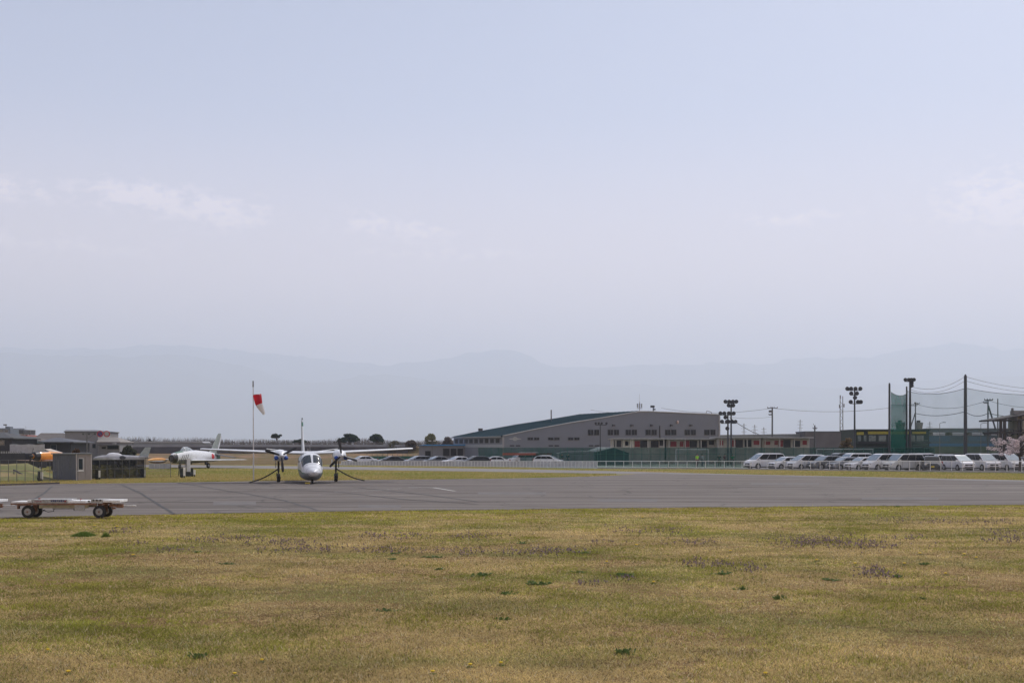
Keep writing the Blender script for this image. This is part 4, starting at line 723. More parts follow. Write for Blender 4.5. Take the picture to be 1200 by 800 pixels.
part_h = thing('tiled_roof_house', 'small red tiled roof showing between the distant blocks and the dark tree', 'house', (X(25, 260), 260, 0)); part('wall', wd_, part_h, lambda b: b.box((0, 3, 1.9), (4.0, 6, 3.8))); part('roof', mat('red_tile', (.26, .09, .07), .8, var=.2), part_h, lambda b: b.prism([(-2.2, 3.78), (2.2, 3.78), (1.4, Z(509.5, 260)), (-1.6, Z(509.5, 260))], 'y', -.3, 6.3))
# corrugated plank fence (pale) and dark slatted wall
pf = thing('plank_fence', 'pale ribbed plank fence behind the orange trainer plane', 'fence', (X(32, 145), 145, 0)); u = 145 / F
part('panel', mat('pale_planks', (.30, .30, .31), .8, var=.1), pf, lambda b: b.box((0, 0, Z(526, 145) - .05), (40 * u, .05, 1.05)))
part('slat', mat('pale_slats', (.52, .52, .54), .8, var=.1), pf, lambda b: [b.box(((i - 14) * 1.42 * u, -.05, Z(525.6, 145) + .04 * math.sin(i * .5)), (.07, .05, 1.1)) for i in range(29)])
part('base_board', wd_, pf, lambda b: b.box((-.6, -.02, .9), (56 * u, .1, 1.8)))
dw = thing('slatted_wall', 'dark slatted wall at the left edge under the old house', 'wall', (X(5, 144), 144, 0)); part('panel', wd_, dw, lambda b: b.box((0, 0, .95), (30 * 144 / F + 2, .1, 1.9))); part('coping', mat('pale_coping', (.3, .3, .3), .8), dw, lambda b: [b.box(((i - 7) * .3, -.06, 1.98), (.16, .05, .26)) for i in range(15)])
# sloping tarpaulin sheet near the hut
ts = thing('sheet_roof', 'pale sloping sheet roof between the orange plane and the hut', 'shelter', (X(58, 150), 150, 0)); part('sheet', mat('sheet_cream', (.48, .42, .35), .7, dirt=(.3, .15, .1, .6)), ts, lambda b: b.add([(-.7, 0, Z(526, 150)), (.95, 0, Z(531, 150)), (.95, 2, Z(530, 150)), (-.7, 2, Z(525.5, 150)), (-.7, 0, Z(526, 150) - .05), (.95, 0, Z(531, 150) - .05), (.95, 2, Z(530, 150) - .05), (-.7, 2, Z(525.5, 150) - .05)], [(0, 1, 2, 3), (4, 7, 6, 5), (0, 4, 5, 1), (3, 2, 6, 7), (1, 5, 6, 2), (0, 3, 7, 4)])); part('post', pg, ts, lambda b: b.cyl((-.6, .1, 0), (-.6, .1, Z(526, 150)), .04)); part('post', pg, ts, lambda b: b.cyl((.9, .1, 0), (.9, .1, Z(531, 150)), .04))
def mast(name, label, cat_, px, D, ytop, r, m_, extra=None, base=0, group=None):
    t = thing(name, label, cat_, (X(px, D), D, base), 0, group); z1 = Z(ytop, D) - base; part('pole', m_, t, lambda b: b.cyl((0, 0, 0), (0, 0, z1), r, r * .75, 7))
    if extra: extra(t, z1)
    return t
mast('antenna_mast', 'thin antenna mast on the far left apartment block', 'antenna', 7, 421, 497, .12, pg, lambda t, z: part('dish', pg, t, lambda b: [b.box((-.3, 0, z - .2), (1.2, .3, .5))]))
mast('lightning_mast', 'slim dark mast left of the brown gabled house', 'mast', 35, 300, 504, .22, pg)
mast('thin_mast', 'hair thin mast between the pale block and the red roof', 'mast', 30.3, 300, 501.5, .05, pg, lambda t, z: part('tip', pg, t, lambda b: b.cyl((0, 0, z), (0, 0, z + .6), .02)))
# grass mound with sloping rail inside the fence at the left
mm_ = MB(); n_ = 24
mv_ = []; 
for j in range(9):
    for i in range(n_):
        px = -80 + i * 8.0; D = 87.5 + j * 2.6; hh = 1.05 * math.sin(min(1, j / 5) * math.pi / 2) * float(np.clip((62 - px) / 30, 0, 1)) * (.85 + .3 * float(fbm(px, D, .09, 3))); mv_.append((X(px, D), D, .01 + hh - (.05 if i == n_ - 1 else 0)))
mm_.add(mv_, [(j * n_ + i, j * n_ + i + 1, (j + 1) * n_ + i + 1, (j + 1) * n_ + i) for j in range(8) for i in range(n_ - 1)]); tag(mm_.build('grass_mound_terrain', grass_material('mound_turf', (.36, .28, .14), (.16, .19, .07), (.2, .15, .08), .7), smooth=True), kind='structure')
rl = thing('sloping_rail', 'dark sloping handrail on the grass mound behind the wire fence', 'rail', (X(24, 91), 91, .6)); u = 91 / F
part('bar', pg, rl, lambda b: [b.box((0, 0, Z(554.5, 91) - .6), (19 * u, .06, .12), ry=R(27))]); part('post', pg, rl, lambda b: b.cyl((-8 * u, .05, -.2), (-8 * u, .05, Z(551, 91) - .6), .04)); part('post', pg, rl, lambda b: b.cyl((7 * u, .05, -.4), (7 * u, .05, Z(558, 91) - .6), .04))
kb = MB(); 
for (a, c_) in ((-330, 0), (0, 70)): 
    p0 = G(a, 575.5 if a < 0 else 569.0); p1 = G(c_, 569.0 if c_ == 0 else 566.8); d = Vector((p1[0] - p0[0], p1[1] - p0[1], 0)); nn = Vector((-d.y, d.x, 0)).normalized() * .12
    kb.add([(p0[0], p0[1], 0), (p1[0], p1[1], 0), (p1[0] + nn.x, p1[1] + nn.y, 0), (p0[0] + nn.x, p0[1] + nn.y, 0), (p0[0], p0[1], .12), (p1[0], p1[1], .12), (p1[0] + nn.x, p1[1] + nn.y, .12), (p0[0] + nn.x, p0[1] + nn.y, .12)], [(0, 1, 5, 4), (4, 5, 6, 7), (2, 3, 7, 6), (0, 4, 7, 3), (1, 2, 6, 5)])
tag(kb.build('kerb', mat('kerb_dark', (.09, .075, .07), .9, var=.3, scale=1)), kind='structure')
ww = thing('white_barrier', 'low pale panel barrier under the fighter nose and tank', 'barrier', (X(184, 137), 137, 0)); part('panel', mat('barrier_grey', (.36, .37, .39), .7, var=.1), ww, lambda b: [b.box((-.65 + .66 * i, 0, .33), (.6, .06, .62)) for i in range(4)]); part('foot', dkf, ww, lambda b: [b.box((-1.0, 0, .03), (.1, .4, .06)), b.box((1.4, 0, .03), (.1, .4, .06))])
# ---- windsock
wsm = thing('windsock_mast', 'tall thin white mast that carries the red and white windsock', 'mast', (X(297.2, 88), 88, 0)); zt = Z(446.5, 88)
part('pole', mat('mast_white', (.50, .48, .48), .5, var=.15), wsm, lambda b: b.cyl((0, 0, 0), (-.04, 0, zt), .055, .03, 8)); part('top_lamp', mat('lamp_dark', (.15, .15, .16), .5), wsm, lambda b: [b.cyl((-.04, 0, zt - .45), (-.04, 0, zt + .02), .055, .05), b.cyl((-.04, 0, zt - 1.05), (.3, -.05, zt - 1.1), .012)])
wk = thing('windsock', 'drooping windsock, red upper half and white tail', 'windsock', (X(301, 88), 88, Z(462.3, 88)), 0); u = 88 / F
sp = [Vector((0, 0, 0)), Vector((1.2 * u, -.02, -5.2 * u)), Vector((3.0 * u, -.04, -11.3 * u)), Vector((5.5 * u, -.05, -17 * u)), Vector((8.6 * u, -.06, -23 * u))]; sr_ = [4.9 * u, 4.6 * u, 4.0 * u, 3.0 * u, 1.4 * u]
def sock(b, i0, i1, cap=False):
    rings = []
    for t in np.linspace(i0, i1, 9):
        i = min(int(t), 3); f = t - i; p = sp[i].lerp(sp[i + 1], f); r_ = sr_[i] * (1 - f) + sr_[i + 1] * f; d = (sp[i + 1] - sp[i]).normalized(); a = Vector((0, 1, 0)); e = d.cross(a).normalized()
        rings.append([p + (e * math.cos(q) + a * math.sin(q)) * r_ * (1 + .07 * math.sin(3 * q + t * 2)) for q in [2 * math.pi * k / 18 for k in range(18)]])
    b.loft(rings, cap)
part('red_half', mat('sock_red', (.50, .012, .025), .8, var=.12, scale=4, trans=.35), wk, lambda b: sock(b, 0, 2.02), smooth=True); part('white_half', mat('sock_white', (.72, .69, .66), .8, var=.05, scale=4, trans=.45), wk, lambda b: sock(b, 2.04, 4), smooth=True); part('hoop', steel, wk, lambda b: b.tube([(sr_[0] * math.cos(q), sr_[0] * math.sin(q), 0.01) for q in np.linspace(0, 6.283, 19)], .012, 5, False))
# ---- embankment road far behind the aircraft
emb_m = grass_material('bank_turf', (.22, .16, .10), (.11, .12, .06), (.26, .14, .08), .55)
eb = MB(); DE = 300
ex = np.linspace(X(60, DE), X(545, DE), 60); vs = []
for x_ in ex:
    k = 1 if x_ < X(500, DE) else max(0.3, 1 - (x_ - X(500, DE)) / 14)
    for (dy, z_) in ((-16, 0.0), (-9, .95), (-5, 1.15), (-3.9, 2.75), (9, 2.9), (18, 0)): vs.append((x_, DE + dy, z_ * k + .12 * float(fbm(x_, dy, .3, 2)) * (z_ > 0)))
eb.add(vs, [(i * 6 + j, (i + 1) * 6 + j, (i + 1) * 6 + j + 1, i * 6 + j + 1) for i in range(59) for j in range(5)]); tag(eb.build('embankment_terrain', emb_m, smooth=True), kind='structure')
rw = thing('retaining_wall', 'long pale concrete parapet with dark wall along the far embankment', 'wall', (X(300, DE), DE - 5.0, .9)); L0 = X(60, DE) - X(300, DE); L1 = X(480, DE) - X(300, DE)
part('parapet', mat('parapet_pale', (.25, .26, .28), .9, var=.15, scale=.3), rw, lambda b: b.box(((L0 + L1) / 2, -.1, 2.25), (L1 - L0, .3, .62))); part('wall', mat('wall_dark', (.07, .066, .072), .9, var=.3, scale=.3), rw, lambda b: b.box(((L0 + L1) / 2, 0, 1.0), (L1 - L0, .3, 1.9))); part('rail', pg, rw, lambda b: b.box(((L0 + L1) / 2, 0, 2.95), (L1 - L0, .08, .12)))
wh_b = thing('warehouse', 'long low pale grey shed far behind the fighter', 'warehouse', (X(190, 330), 330, 2.6)); part('wall', mat('shed_blue_grey', (.20, .23, .27), .8), wh_b, lambda b: b.box((0, 4, .65), (24, 8, 1.3))); part('roof', mat('shed_roof', (.27, .28, .30), .7), wh_b, lambda b: b.prism([(-12.3, 1.3), (12.3, 1.3), (11.5, 1.9), (-11.5, 1.9)], 'y', -.3, 8.3))
# ---- leafy and bare trees
leafm = attr_mat('leaf_card', 0.3); barkm = mat('bark', (.08, .065, .055), .95, var=.3, scale=6, bump=.3)
def cards(centers, radii, per, size, col, var=.35, flat=.6):
    P = []; C_ = []
    for c, r_ in zip(centers, radii):
        k = per; d = rng.normal(0, 1, (k, 3)); d /= np.linalg.norm(d, axis=1)[:, None]; rr = rng.uniform(.35, 1.0, k)[:, None] ** .5
        P.append(np.array(c) + d * rr * np.array(r_)); shade = rng.uniform(1 - var, 1 + var) ; C_.append(np.array(col)[None, :] * shade * rng.uniform(.7, 1.3, (k, 1)))
    P = np.concatenate(P); C_ = np.concatenate(C_); n = len(P); a = rng.normal(0, 1, (n, 3)); a /= np.linalg.norm(a, axis=1)[:, None]; b = np.cross(a, rng.normal(0, 1, (n, 3))); b /= np.linalg.norm(b, axis=1)[:, None]; s = size * rng.uniform(.6, 1.3, (n, 1))
    V = np.stack([P + a * s, P + b * s * .6, P - a * s, P - b * s * .6], 1); return V.reshape(-1, 3), np.repeat(C_[:, None, :], 4, 1).reshape(-1, 3)
def tree(name, label, px, D, py0, py1, pxw, col, kind='round', base=0, per=70, size=.35, group=None, nclump=16):
    x0 = X(px, D); t = thing(name, label, 'tree', (x0, D, base), 0, group); zt = Z(py0, D) - base; zb = Z(py1, D) - base; rw_ = pxw * D / F / 2; cs = []; rs = []
    for i in range(nclump):
        if kind == 'umbrella':
            q = random.uniform(-1, 1); q2 = random.uniform(-.6, .6); lvl = random.choice((.35, .6, .85)); cs.append((q * rw_ * .8 * (1.15 - lvl * .5), q2 * rw_, zb + (zt - zb) * lvl * (1 - .35 * abs(q)))); rs.append((rw_ * .30, rw_ * .30, (zt - zb) * .13))
        else:
            a = random.uniform(0, 6.28); q = random.uniform(0, 1) ** .6; h_ = random.uniform(0, 1); w_ = math.sin(math.pi * min(1, .22 + h_ * .72)); cs.append((math.cos(a) * q * rw_ * .72 * w_, math.sin(a) * q * rw_ * .72 * w_, zb + (zt - zb) * (.12 + .76 * h_))); rs.append((rw_ * .34, rw_ * .34, (zt - zb) * .17))
    v, c = cards(cs, rs, per, size, col); fast_mesh('crown', v, 4, leafm, c, parent=t)
    def tr(b):
        b.tube([(0, 0, 0), (random.uniform(-.05, .1) * rw_, 0, zb * .6), (0, 0, zb + (zt - zb) * .5)], [rw_ * .10, rw_ * .075, rw_ * .04], 7)
        for c_ in cs[:8]: b.tube([(0, 0, zb * .8), (c_[0] * .5, c_[1] * .5, (zb + c_[2]) / 2), c_], [rw_ * .05, rw_ * .035, rw_ * .015], 5)
    part('trunk', barkm, t, tr); return t

pine = (.035, .055, .035)
tree('pine_tree', 'small umbrella shaped pine left of the white plane', 324.5, 310, 507.2, 513.5, 13, pine, 'umbrella', 2.5, 60, .3, nclump=12, group='dark pines on the far embankment')
tree('pine_tree', 'flat domed pine right behind the white tail fin', 351, 312, 513, 519.5, 18, pine, 'umbrella', 2.2, 60, .3, nclump=14, group='dark pines on the far embankment')
tree('pine_tree', 'broad dark pine, larger of the pair right of the tail fin', 409, 312, 507.6, 519.5, 26, pine, 'umbrella', 2.2, 90, .35, nclump=26, group='dark pines on the far embankment')
tree('pine_tree', 'dark pine with a gap in its crown, rightmost on the embankment', 441, 312, 508, 519, 19, pine, 'umbrella', 2.2, 90, .35, nclump=20, group='dark pines on the far embankment')
tree('yellow_green_tree', 'round yellow green budding tree left of the hangar', 506, 290, 508.5, 523, 20, (.15, .15, .07), 'round', 0, 90, .32, nclump=22)
tree('dark_tree', 'small dark round tree beside the red tiled roof', 32, 270, 509, 514, 6, (.03, .035, .03), 'round', 0, 50, .3, nclump=8)
tree('dark_tree', 'dark rounded tree on the skyline right of the grey house', 151, 330, 516, 521, 16, (.05, .06, .06), 'round', 2.4, 60, .35, nclump=12)
tree('dark_cypress', 'narrow dark cypress on the skyline left of the fighter', 175.5, 340, 514.5, 520, 2.4, (.03, .035, .035), 'round', 2.4, 40, .25, nclump=6)
shr = [(20, 160, 'low green bush by the hip roofed house', 56, 523, 530, 14, (.05, .06, .03)), (0, 100, 'brown and green shrub on top of the hut', 90, 528, 533, 14, (.13, .08, .05)), (0, 160, 'dark green bushes right of the grey house', 150, 523, 531, 22, (.05, .055, .035)),
       (0, 288, 'brown leafless thicket left of the blue roofed shed', 482, 516, 527, 22, (.12, .095, .075)), (0, 286, 'olive thicket at the right end of the embankment', 462, 516.5, 530, 26, (.11, .105, .06)), (0, 290, 'brown thicket between the budding tree and the hangar', 524, 512, 523, 16, (.115, .095, .085)), (0, 284, 'grey brown scrub below the right hand pine', 446, 519, 530, 20, (.10, .09, .06)), (0, 280, 'pale olive bush below the flat domed pine', 338, 519.5, 530, 10, (.13, .13, .07)), (0, 281, 'low olive scrub behind the fighter tail', 285, 525, 531, 14, (.13, .12, .06))]
for (_, D, lb, px, y0, y1, wd2, col) in shr:
    bz = Z(y1, D) if D > 275 else 0.0
    tree('bush', lb, px, 296 if D > 275 else D, y0, y1 if D > 275 else HZ + F * EYE / D - 1, wd2, col, 'round', min(bz, 2.7) if D > 275 else 0, 90, .28, nclump=26 if wd2 > 12 else 14)
# far bare tree line: countless twigs
n = 15000; tx = rng.uniform(X(60, 420), X(1260, 420), n); ty = rng.uniform(400, 470, n); pxx = tx * F / ty + 600
hgt = (Z(519, 435) - 0) + 3.4 * fbm(tx, ty * .1, .09, 9) ** 1.5 * rng.uniform(.3, 1.1, n) ** .5 + np.where((pxx > 960) & (pxx < 1040), 3.2, 0) * fbm(tx, ty * .1, .12, 19) + np.where((pxx > 1100) & (pxx < 1130), 1.0, 0)
V = np.zeros((n, 3, 3)); lw = rng.uniform(.03, .10, n); V[:, 0] = np.stack([tx - lw, ty, np.zeros(n)], 1); V[:, 1] = np.stack([tx + lw, ty, np.zeros(n)], 1); V[:, 2] = np.stack([tx + rng.normal(0, .7, n), ty, np.maximum(hgt, 1)], 1)
cc = np.array([.10, .085, .08]) * rng.uniform(.6, 1.5, n)[:, None]; bv, bc = cards([(x_, y_, h_ * .55) for x_, y_, h_ in zip(tx[:900], ty[:900], hgt[:900])], [(1.4, 1, h_ * .35) for h_ in hgt[:900]], 7, .5, (.09, .085, .07))
V4 = np.stack([V[:, 0], V[:, 1], V[:, 2] + np.array([.03, 0, 0]), V[:, 2]], 1).reshape(-1, 3)
tag(fast_mesh('treeline', np.concatenate([V4, bv]), 4, leafm, np.concatenate([np.repeat(cc[:, None, :], 4, 1).reshape(-1, 3), bc])), 'distant bare treeline across the plain', kind='stuff')
# ================================================================ HANGAR AND RIGHT HAND SIDE
def cladding(name, col, step=.35, rough=.6):
    m = mat(name, col, rough, var=.05, scale=.4); t = m.node_tree; n = t.nodes; l = t.links
    wv = n.new('ShaderNodeTexWave'); wv.wave_type = 'BANDS'; wv.bands_direction = 'X'; wv.inputs['Scale'].default_value = 1 / step; tc = n.new('ShaderNodeTexCoord'); l.new(tc.outputs['Object'], wv.inputs[0]); bu = n.new('ShaderNodeBump'); bu.inputs['Strength'].default_value = .25; l.new(wv.outputs[0], bu.inputs['Height']); l.new(bu.outputs[0], n['Principled BSDF'].inputs['Normal']); return m
PHI = R(25); A0 = Vector((X(589, 190), 190, 0)); hg = thing('hangar', 'huge grey hangar with long sloping teal roof and rows of paired windows', 'hangar', A0, PHI)
# local x runs along the facade, local y runs back
clad = cladding('hangar_cladding', (.160, .172, .205)); cladr = mat('hangar_teal_roof', (.026, .050, .062), .95, var=.15, scale=.3, spec=.05)
prof = [(0, 4.5), (2.5, 4.98), (5.7, 5.6), (13, 6.85), (18.5, 7.65), (26.4, 8.92), (29, 8.95), (43.7, 8.62)]; DEP = 21.5
part('wall', clad, hg, lambda b: b.prism([(0, 0)] + [(p[0], p[1] - .02) for p in prof] + [(43.7, 0)], 'y', 0, .25)); part('wall', clad, hg, lambda b: b.box((.125, DEP / 2 + .13, 2.2), (.25, DEP - .26, 4.4))); part('wall', clad, hg, lambda b: b.box((43.575, DEP / 2 + .13, 4.2), (.25, DEP - .26, 8.4))); part('wall', clad, hg, lambda b: b.prism([(0, 0)] + [(p[0], p[1] - .02) for p in prof] + [(43.7, 0)], 'y', DEP, DEP + .25))
part('roof', cladr, hg, lambda b: b.prism([(p[0] - (.5 if i == 0 else 0) + (.3 if i == 7 else 0), p[1] - (.1 if i == 0 else 0)) for i, p in enumerate(prof)] + [(p[0] - (.5 if i == 7 else 0) * 0, p[1] + .16) for i, p in reversed(list(enumerate(prof)))], 'y', .30, DEP + .5))
part('roof_rib', cladr, hg, lambda b: [b.tube([(p[0], y_, p[1] + .17) for p in prof], .05, 4) for y_ in np.linspace(.8, DEP, 15)])
part('eave_trim', mat('trim_grey', (.26, .26, .27), .5), hg, lambda b: [b.tube([(p[0], -.05, p[1] + .06) for p in prof], .11, 5), b.box((-.55, DEP / 2, 4.42), (.15, DEP + .6, .18))])
part('corner_trim', MATS['trim_grey'], hg, lambda b: [b.box((43.62, -.03, 4.25), (.35, .12, 8.5)), b.box((0.1, -.03, 2.2), (.3, .12, 4.4))])
win = mat('hangar_window', (.022, .024, .028), .5, var=.2, spec=.2); wf = mat('hangar_window_frame', (.085, .088, .095), .6)
def lx(px):  # photo column -> local x on the facade
    r_ = (px - 600) / F; ax, ay = A0.x, A0.y; c, s_ = math.cos(PHI), math.sin(PHI); return (r_ * ay - ax) / (c - r_ * s_)
def lz(px, py): return EYE - (py - HZ) * (A0.y + lx(px) * math.sin(PHI)) / F
def hwin(p0, p1, y0, y1, mull=0):
    a, c = lx(p0), lx(p1); z1 = lz(p0, y0); z0 = lz(p0, y1); q = part('window', wf, hg, lambda b: b.box(((a + c) / 2, -.03, (z0 + z1) / 2), (c - a, .1, z1 - z0))); part('pane', win, q, lambda b: [b.box((a + (c - a) * (k + .5) / (mull + 1), -.07, (z0 + z1) / 2), ((c - a) / (mull + 1) - .09, .06, z1 - z0 - .14)) for k in range(mull + 1)])
for p0 in (689, 712.2, 733.2, 756.4, 779.4, 802.3, 825.2):
    hwin(p0, p0 + 6, 503, 509.8, 1); hwin(p0 + 7.2, p0 + 13, 503, 509.8, 1)
for p0 in (618.4, 642.2, 665.6): hwin(p0, p0 + 6, 512.1, 515.6, 1); hwin(p0 + 7.3, p0 + 13.3, 512.1, 515.6, 1)
part('vent_slot', win, hg, lambda b: [b.box(((lx(p) + lx(p + 5)) / 2, -.02, lz(p, 522)), (lx(p + 5) - lx(p), .08, .18)) for p in (597.5, 604.5, 643, 650, 690, 697)])
for p in (718, 739.5, 762.5, 785.7, 808.5): part('wall_lamp', mat('lamp_head', (.06, .06, .07), .4), hg, lambda b: [b.box((lx(p), -.35, lz(p, 498.3)), (.42, .35, .3)), b.cyl((lx(p), -.3, lz(p, 498)), (lx(p), 0, lz(p, 497)), .04)])
part('wall_emblem', mat('emblem_pale', (.30, .31, .31), .6), hg, lambda b: [b.add([(lx(603.5) + .9 * math.cos(t) * (1 + .3 * math.cos(4 * t)), -.02, lz(603, 514) + .25 * math.sin(t) * (1 + .4 * math.cos(4 * t))) for t in np.linspace(0, 6.28, 32, endpoint=False)], [tuple(range(32))])])
part('wall_light', mat('lamp_pink', (.55, .40, .36), .4), hg, lambda b: b.ball((lx(793.5), -.2, lz(793, 494.3)), (.2, .2, .32), 8, 6)); part('downpipe', MATS['lamp_head'], hg, lambda b: b.box((lx(773), -.08, 4.2), (.16, .12, 4.6)))
part('side_window', win, hg, lambda b: [b.box((-.02, 2.0 + 2.3 * i, 3.75), (.08, 1.4, .7)) for i in range(9)]); part('side_band', mat('side_band_pale', (.28, .30, .33), .6), hg, lambda b: b.box((-.04, DEP / 2, 2.9), (.06, DEP - .2, .5)))
part('antenna_cluster', mat('antenna_pale', (.40, .40, .41), .5), hg, lambda b: [b.cyl((lx(763.3), 4, 8.9), (lx(763.3), 4, 10.9), .06)] + [b.box((lx(763.3) + .42 * math.cos(t), 4 + .42 * math.sin(t), z_), (.16, .16, .75)) for t in np.linspace(0, 6.28, 7)[:-1] for z_ in (10.2,)] + [b.cyl((lx(763.3) - .5, 4, 9.7), (lx(763.3) + .5, 4, 9.7), .05), b.cyl((lx(763.3), 4, 10.9), (lx(763.3), 4, 12.3), .02)])
part('roof_lamp_post', MATS['lamp_head'], hg, lambda b: [b.cyl((lx(772.5), 2, 8.8), (lx(772.5), 2, 10.1), .09), b.box((lx(772.5) - .15, 2, 10.0), (.7, .3, .4)), b.box((lx(772.5) + .2, 2, 9.5), (.4, .3, .25))]); part('roof_pole', pg, hg, lambda b: [b.cyl((lx(692), 15, 7.2), (lx(692), 15, 9.6), .11)]); part('roof_vent', MATS['lamp_head'], hg, lambda b: [b.box((4.2, 19, 5.9), (.7, .5, .5))])
part('corner_antenna', pg, hg, lambda b: [b.tube([(42.0, 2, 8.6), (42.3, 2, 9.4), (43.2, 2, 9.2), (43.6, 2, 8.6)], .06, 5)])
# low shed with blue roof
D = 205; sh = thing('shed', 'low grey shed with bright blue roof edge left of the hangar', 'shed', (X(540, D), D, 0)); u = D / F
part('wall', cladding('shed_wall', (.19, .195, .21)), sh, lambda b: b.box((0, 4, Z(522, D) / 2), (98 * u, 8, Z(522, D)))); part('roof', mat('blue_roof', (.06, .24, .50), .8), sh, lambda b: b.prism([(-50 * u, Z(522, D) + .01), (50 * u, Z(522, D) + .01), (50 * u, Z(520.6, D)), (-42 * u, Z(520.6, D))], 'y', -.5, 8.5))
for (p0, p1, y0, y1) in ((498, 505, 528, 535), (519, 527, 525, 534), (528, 535, 525, 534), (536, 543, 525, 534)): q = part('window', wf, sh, lambda b: b.box(((p0 + p1 - 1080) / 2 * u, -.03, (Z(y0, D) + Z(y1, D)) / 2), ((p1 - p0) * u, .1, Z(y0, D) - Z(y1, D)))); part('pane', win, q, lambda b: b.box(((p0 + p1 - 1080) / 2 * u, -.07, (Z(y0, D) + Z(y1, D)) / 2), ((p1 - p0) * u - .15, .06, Z(y0, D) - Z(y1, D) - .15)))
tw = mast('twin_lamp_post', 'street lamp with two bright white heads above the blue roofed shed', 'street lamp', 506.5, 203, 516.3, .05, pg, lambda t, z: [part('lamp_head', mat('lamp_white', (.85, .85, .85), .3), t, lambda b: [b.box((s_ * .42, 0, z), (.5, .2, .1))]) for s_ in (-1, 1)])
# two more small far buildings at the left foot of the hangar: green tarpaulin bank
gt = thing('green_screen_fence', 'dark green screen fence below the wing tip, left of the blue roofed shed', 'fence', (X(460, 188), 188, 0)); u = 188 / F
gsm = mat('screen_green', (.02, .085, .065), .8, var=.2); part('screen', gsm, gt, lambda b: b.box((0, 0, Z(534.5, 188) - .45), (62 * u, .05, 1.0))); 
for i in range(11): part('post', pg, gt, lambda b: b.cyl(((-30 + 6 * i) * u, .05, 0), ((-30 + 6 * i) * u, .05, Z(531.5, 188)), .04, None, 5))
# red and cream pavilions in front of the hangar
cream = mat('pavilion_cream', (.40, .37, .33), .8, var=.1); pred = mat('pavilion_red', (.22, .025, .03), .7, var=.2); pdark = mat('pavilion_dark', (.03, .03, .035), .7)
def pavilion(label, p0, p1, D, ytop, ybot, bays):
    x0, x1 = X(p0, D), X(p1, D); cx = (x0 + x1) / 2; t = thing('pavilion', label, 'pavilion', (cx, D, 0), 0, 'low pavilions behind the green court fence'); zt = Z(ytop, D)
    part('wall', cream, t, lambda b: [b.box((0, 3, zt / 2), (x1 - x0, 5.4, zt - .02))]); part('roof', mat('pavilion_roof', (.36, .35, .34), .7), t, lambda b: b.box((0, 2.4, zt + .08), (x1 - x0 + .8, 7.6, .16)))
    for (a, c, ya, yc, kind) in bays:
        m_ = {'r': pred, 'd': pdark, 'g': win, 'w': mat('pavilion_white', (.62, .60, .52), .7)}[kind]; part({'r': 'red_door', 'd': 'dark_opening', 'g': 'window', 'w': 'white_panel'}[kind], m_, t, lambda b: b.box(((X(a, D) + X(c, D)) / 2 - cx, .26, (Z(ya, D) + Z(yc, D)) / 2), (X(c, D) - X(a, D), .1, Z(ya, D) - Z(yc, D))))
    for a in np.linspace(p0 + 2, p1 - 2, 4): part('post', cream, t, lambda b: b.cyl((X(a, D) - cx, -1.0, 0), (X(a, D) - cx, -1.0, zt), .09, None, 6))
pavilion('leftmost low pavilion with bright cream block and dark red doors', 719, 779, 180, 514.4, 530, [(720, 728, 516, 523.5, 'd'), (730, 737, 515, 524, 'w'), (732.5, 736.5, 516.5, 522, 'r'), (738, 743, 514.8, 526, 'w'), (744, 750, 516.5, 523.5, 'r'), (750.5, 760, 516, 524, 'd'), (763, 772, 516, 524, 'g'), (773, 779, 515.5, 522, 'd')])
pavilion('second low pavilion from the left, with a large dark opening', 781, 841, 181, 514.6, 530, [(786, 793, 517, 523, 'r'), (797, 801, 517, 523, 'r'), (802, 808, 516, 523.5, 'r'), (808.5, 817, 516, 524, 'd'), (820, 829, 516, 524, 'g'), (831, 837, 516, 521, 'd')])
pavilion('low pavilion behind the pair of floodlight masts', 842, 891, 178, 513, 530, [(844, 848, 516, 521.5, 'r'), (858, 862, 515.5, 523, 'r'), (862.5, 871, 515, 524, 'd'), (873, 881, 515, 523.5, 'g'), (883.5, 890.5, 516, 521, 'r')])
pavilion('rightmost low pavilion, above the white vans roofs', 893, 948, 179, 513.2, 530, [(896, 903, 517, 521, 'r'), (908, 912, 516, 521, 'r'), (913, 918, 515.5, 523, 'r'), (918.5, 927, 515, 524, 'd'), (930, 938, 516, 523.5, 'g'), (941, 946, 516, 521, 'r')])
lt = thing('hall', 'long low grey hall roof behind the right hand pavilions', 'building', (X(890, 240), 240, 0)); u = 240 / F
part('wall', mat('hall_wall', (.20, .205, .215), .8), lt, lambda b: b.box((0, 4, Z(513, 240) / 2), (100 * u, 8, Z(513, 240)))); part('roof', mat('hall_roof', (.18, .20, .21), .6), lt, lambda b: b.prism([(-50 * u, Z(513, 240) + .01), (54 * u, Z(513, 240) + .01), (54 * u, Z(508, 240)), (-48 * u, Z(509.5, 240))], 'y', -.4, 8.4))
hb2 = thing('dark_wall_block', 'plain dark grey brown wall block between the hall and floodlight mast', 'building', (X(977, 235), 235, 0)); u = 235 / F; part('wall', mat('block_wall', (.11, .105, .115), .9, var=.2, scale=.4), hb2, lambda b: b.box((0, 4, Z(506, 235) / 2), (66 * u, 8, Z(506, 235)))); part('coping', mat('coping_slate', (.09, .11, .14), .7), hb2, lambda b: b.box((0, 4, Z(505.6, 235)), (67 * u, 8.3, .2)))
tree('bush', 'ochre autumn coloured bush in front of the dark wall block', 993, 170, 513, 530, 24, (.17, .12, .06), 'round', 0, 60, .16, nclump=18)
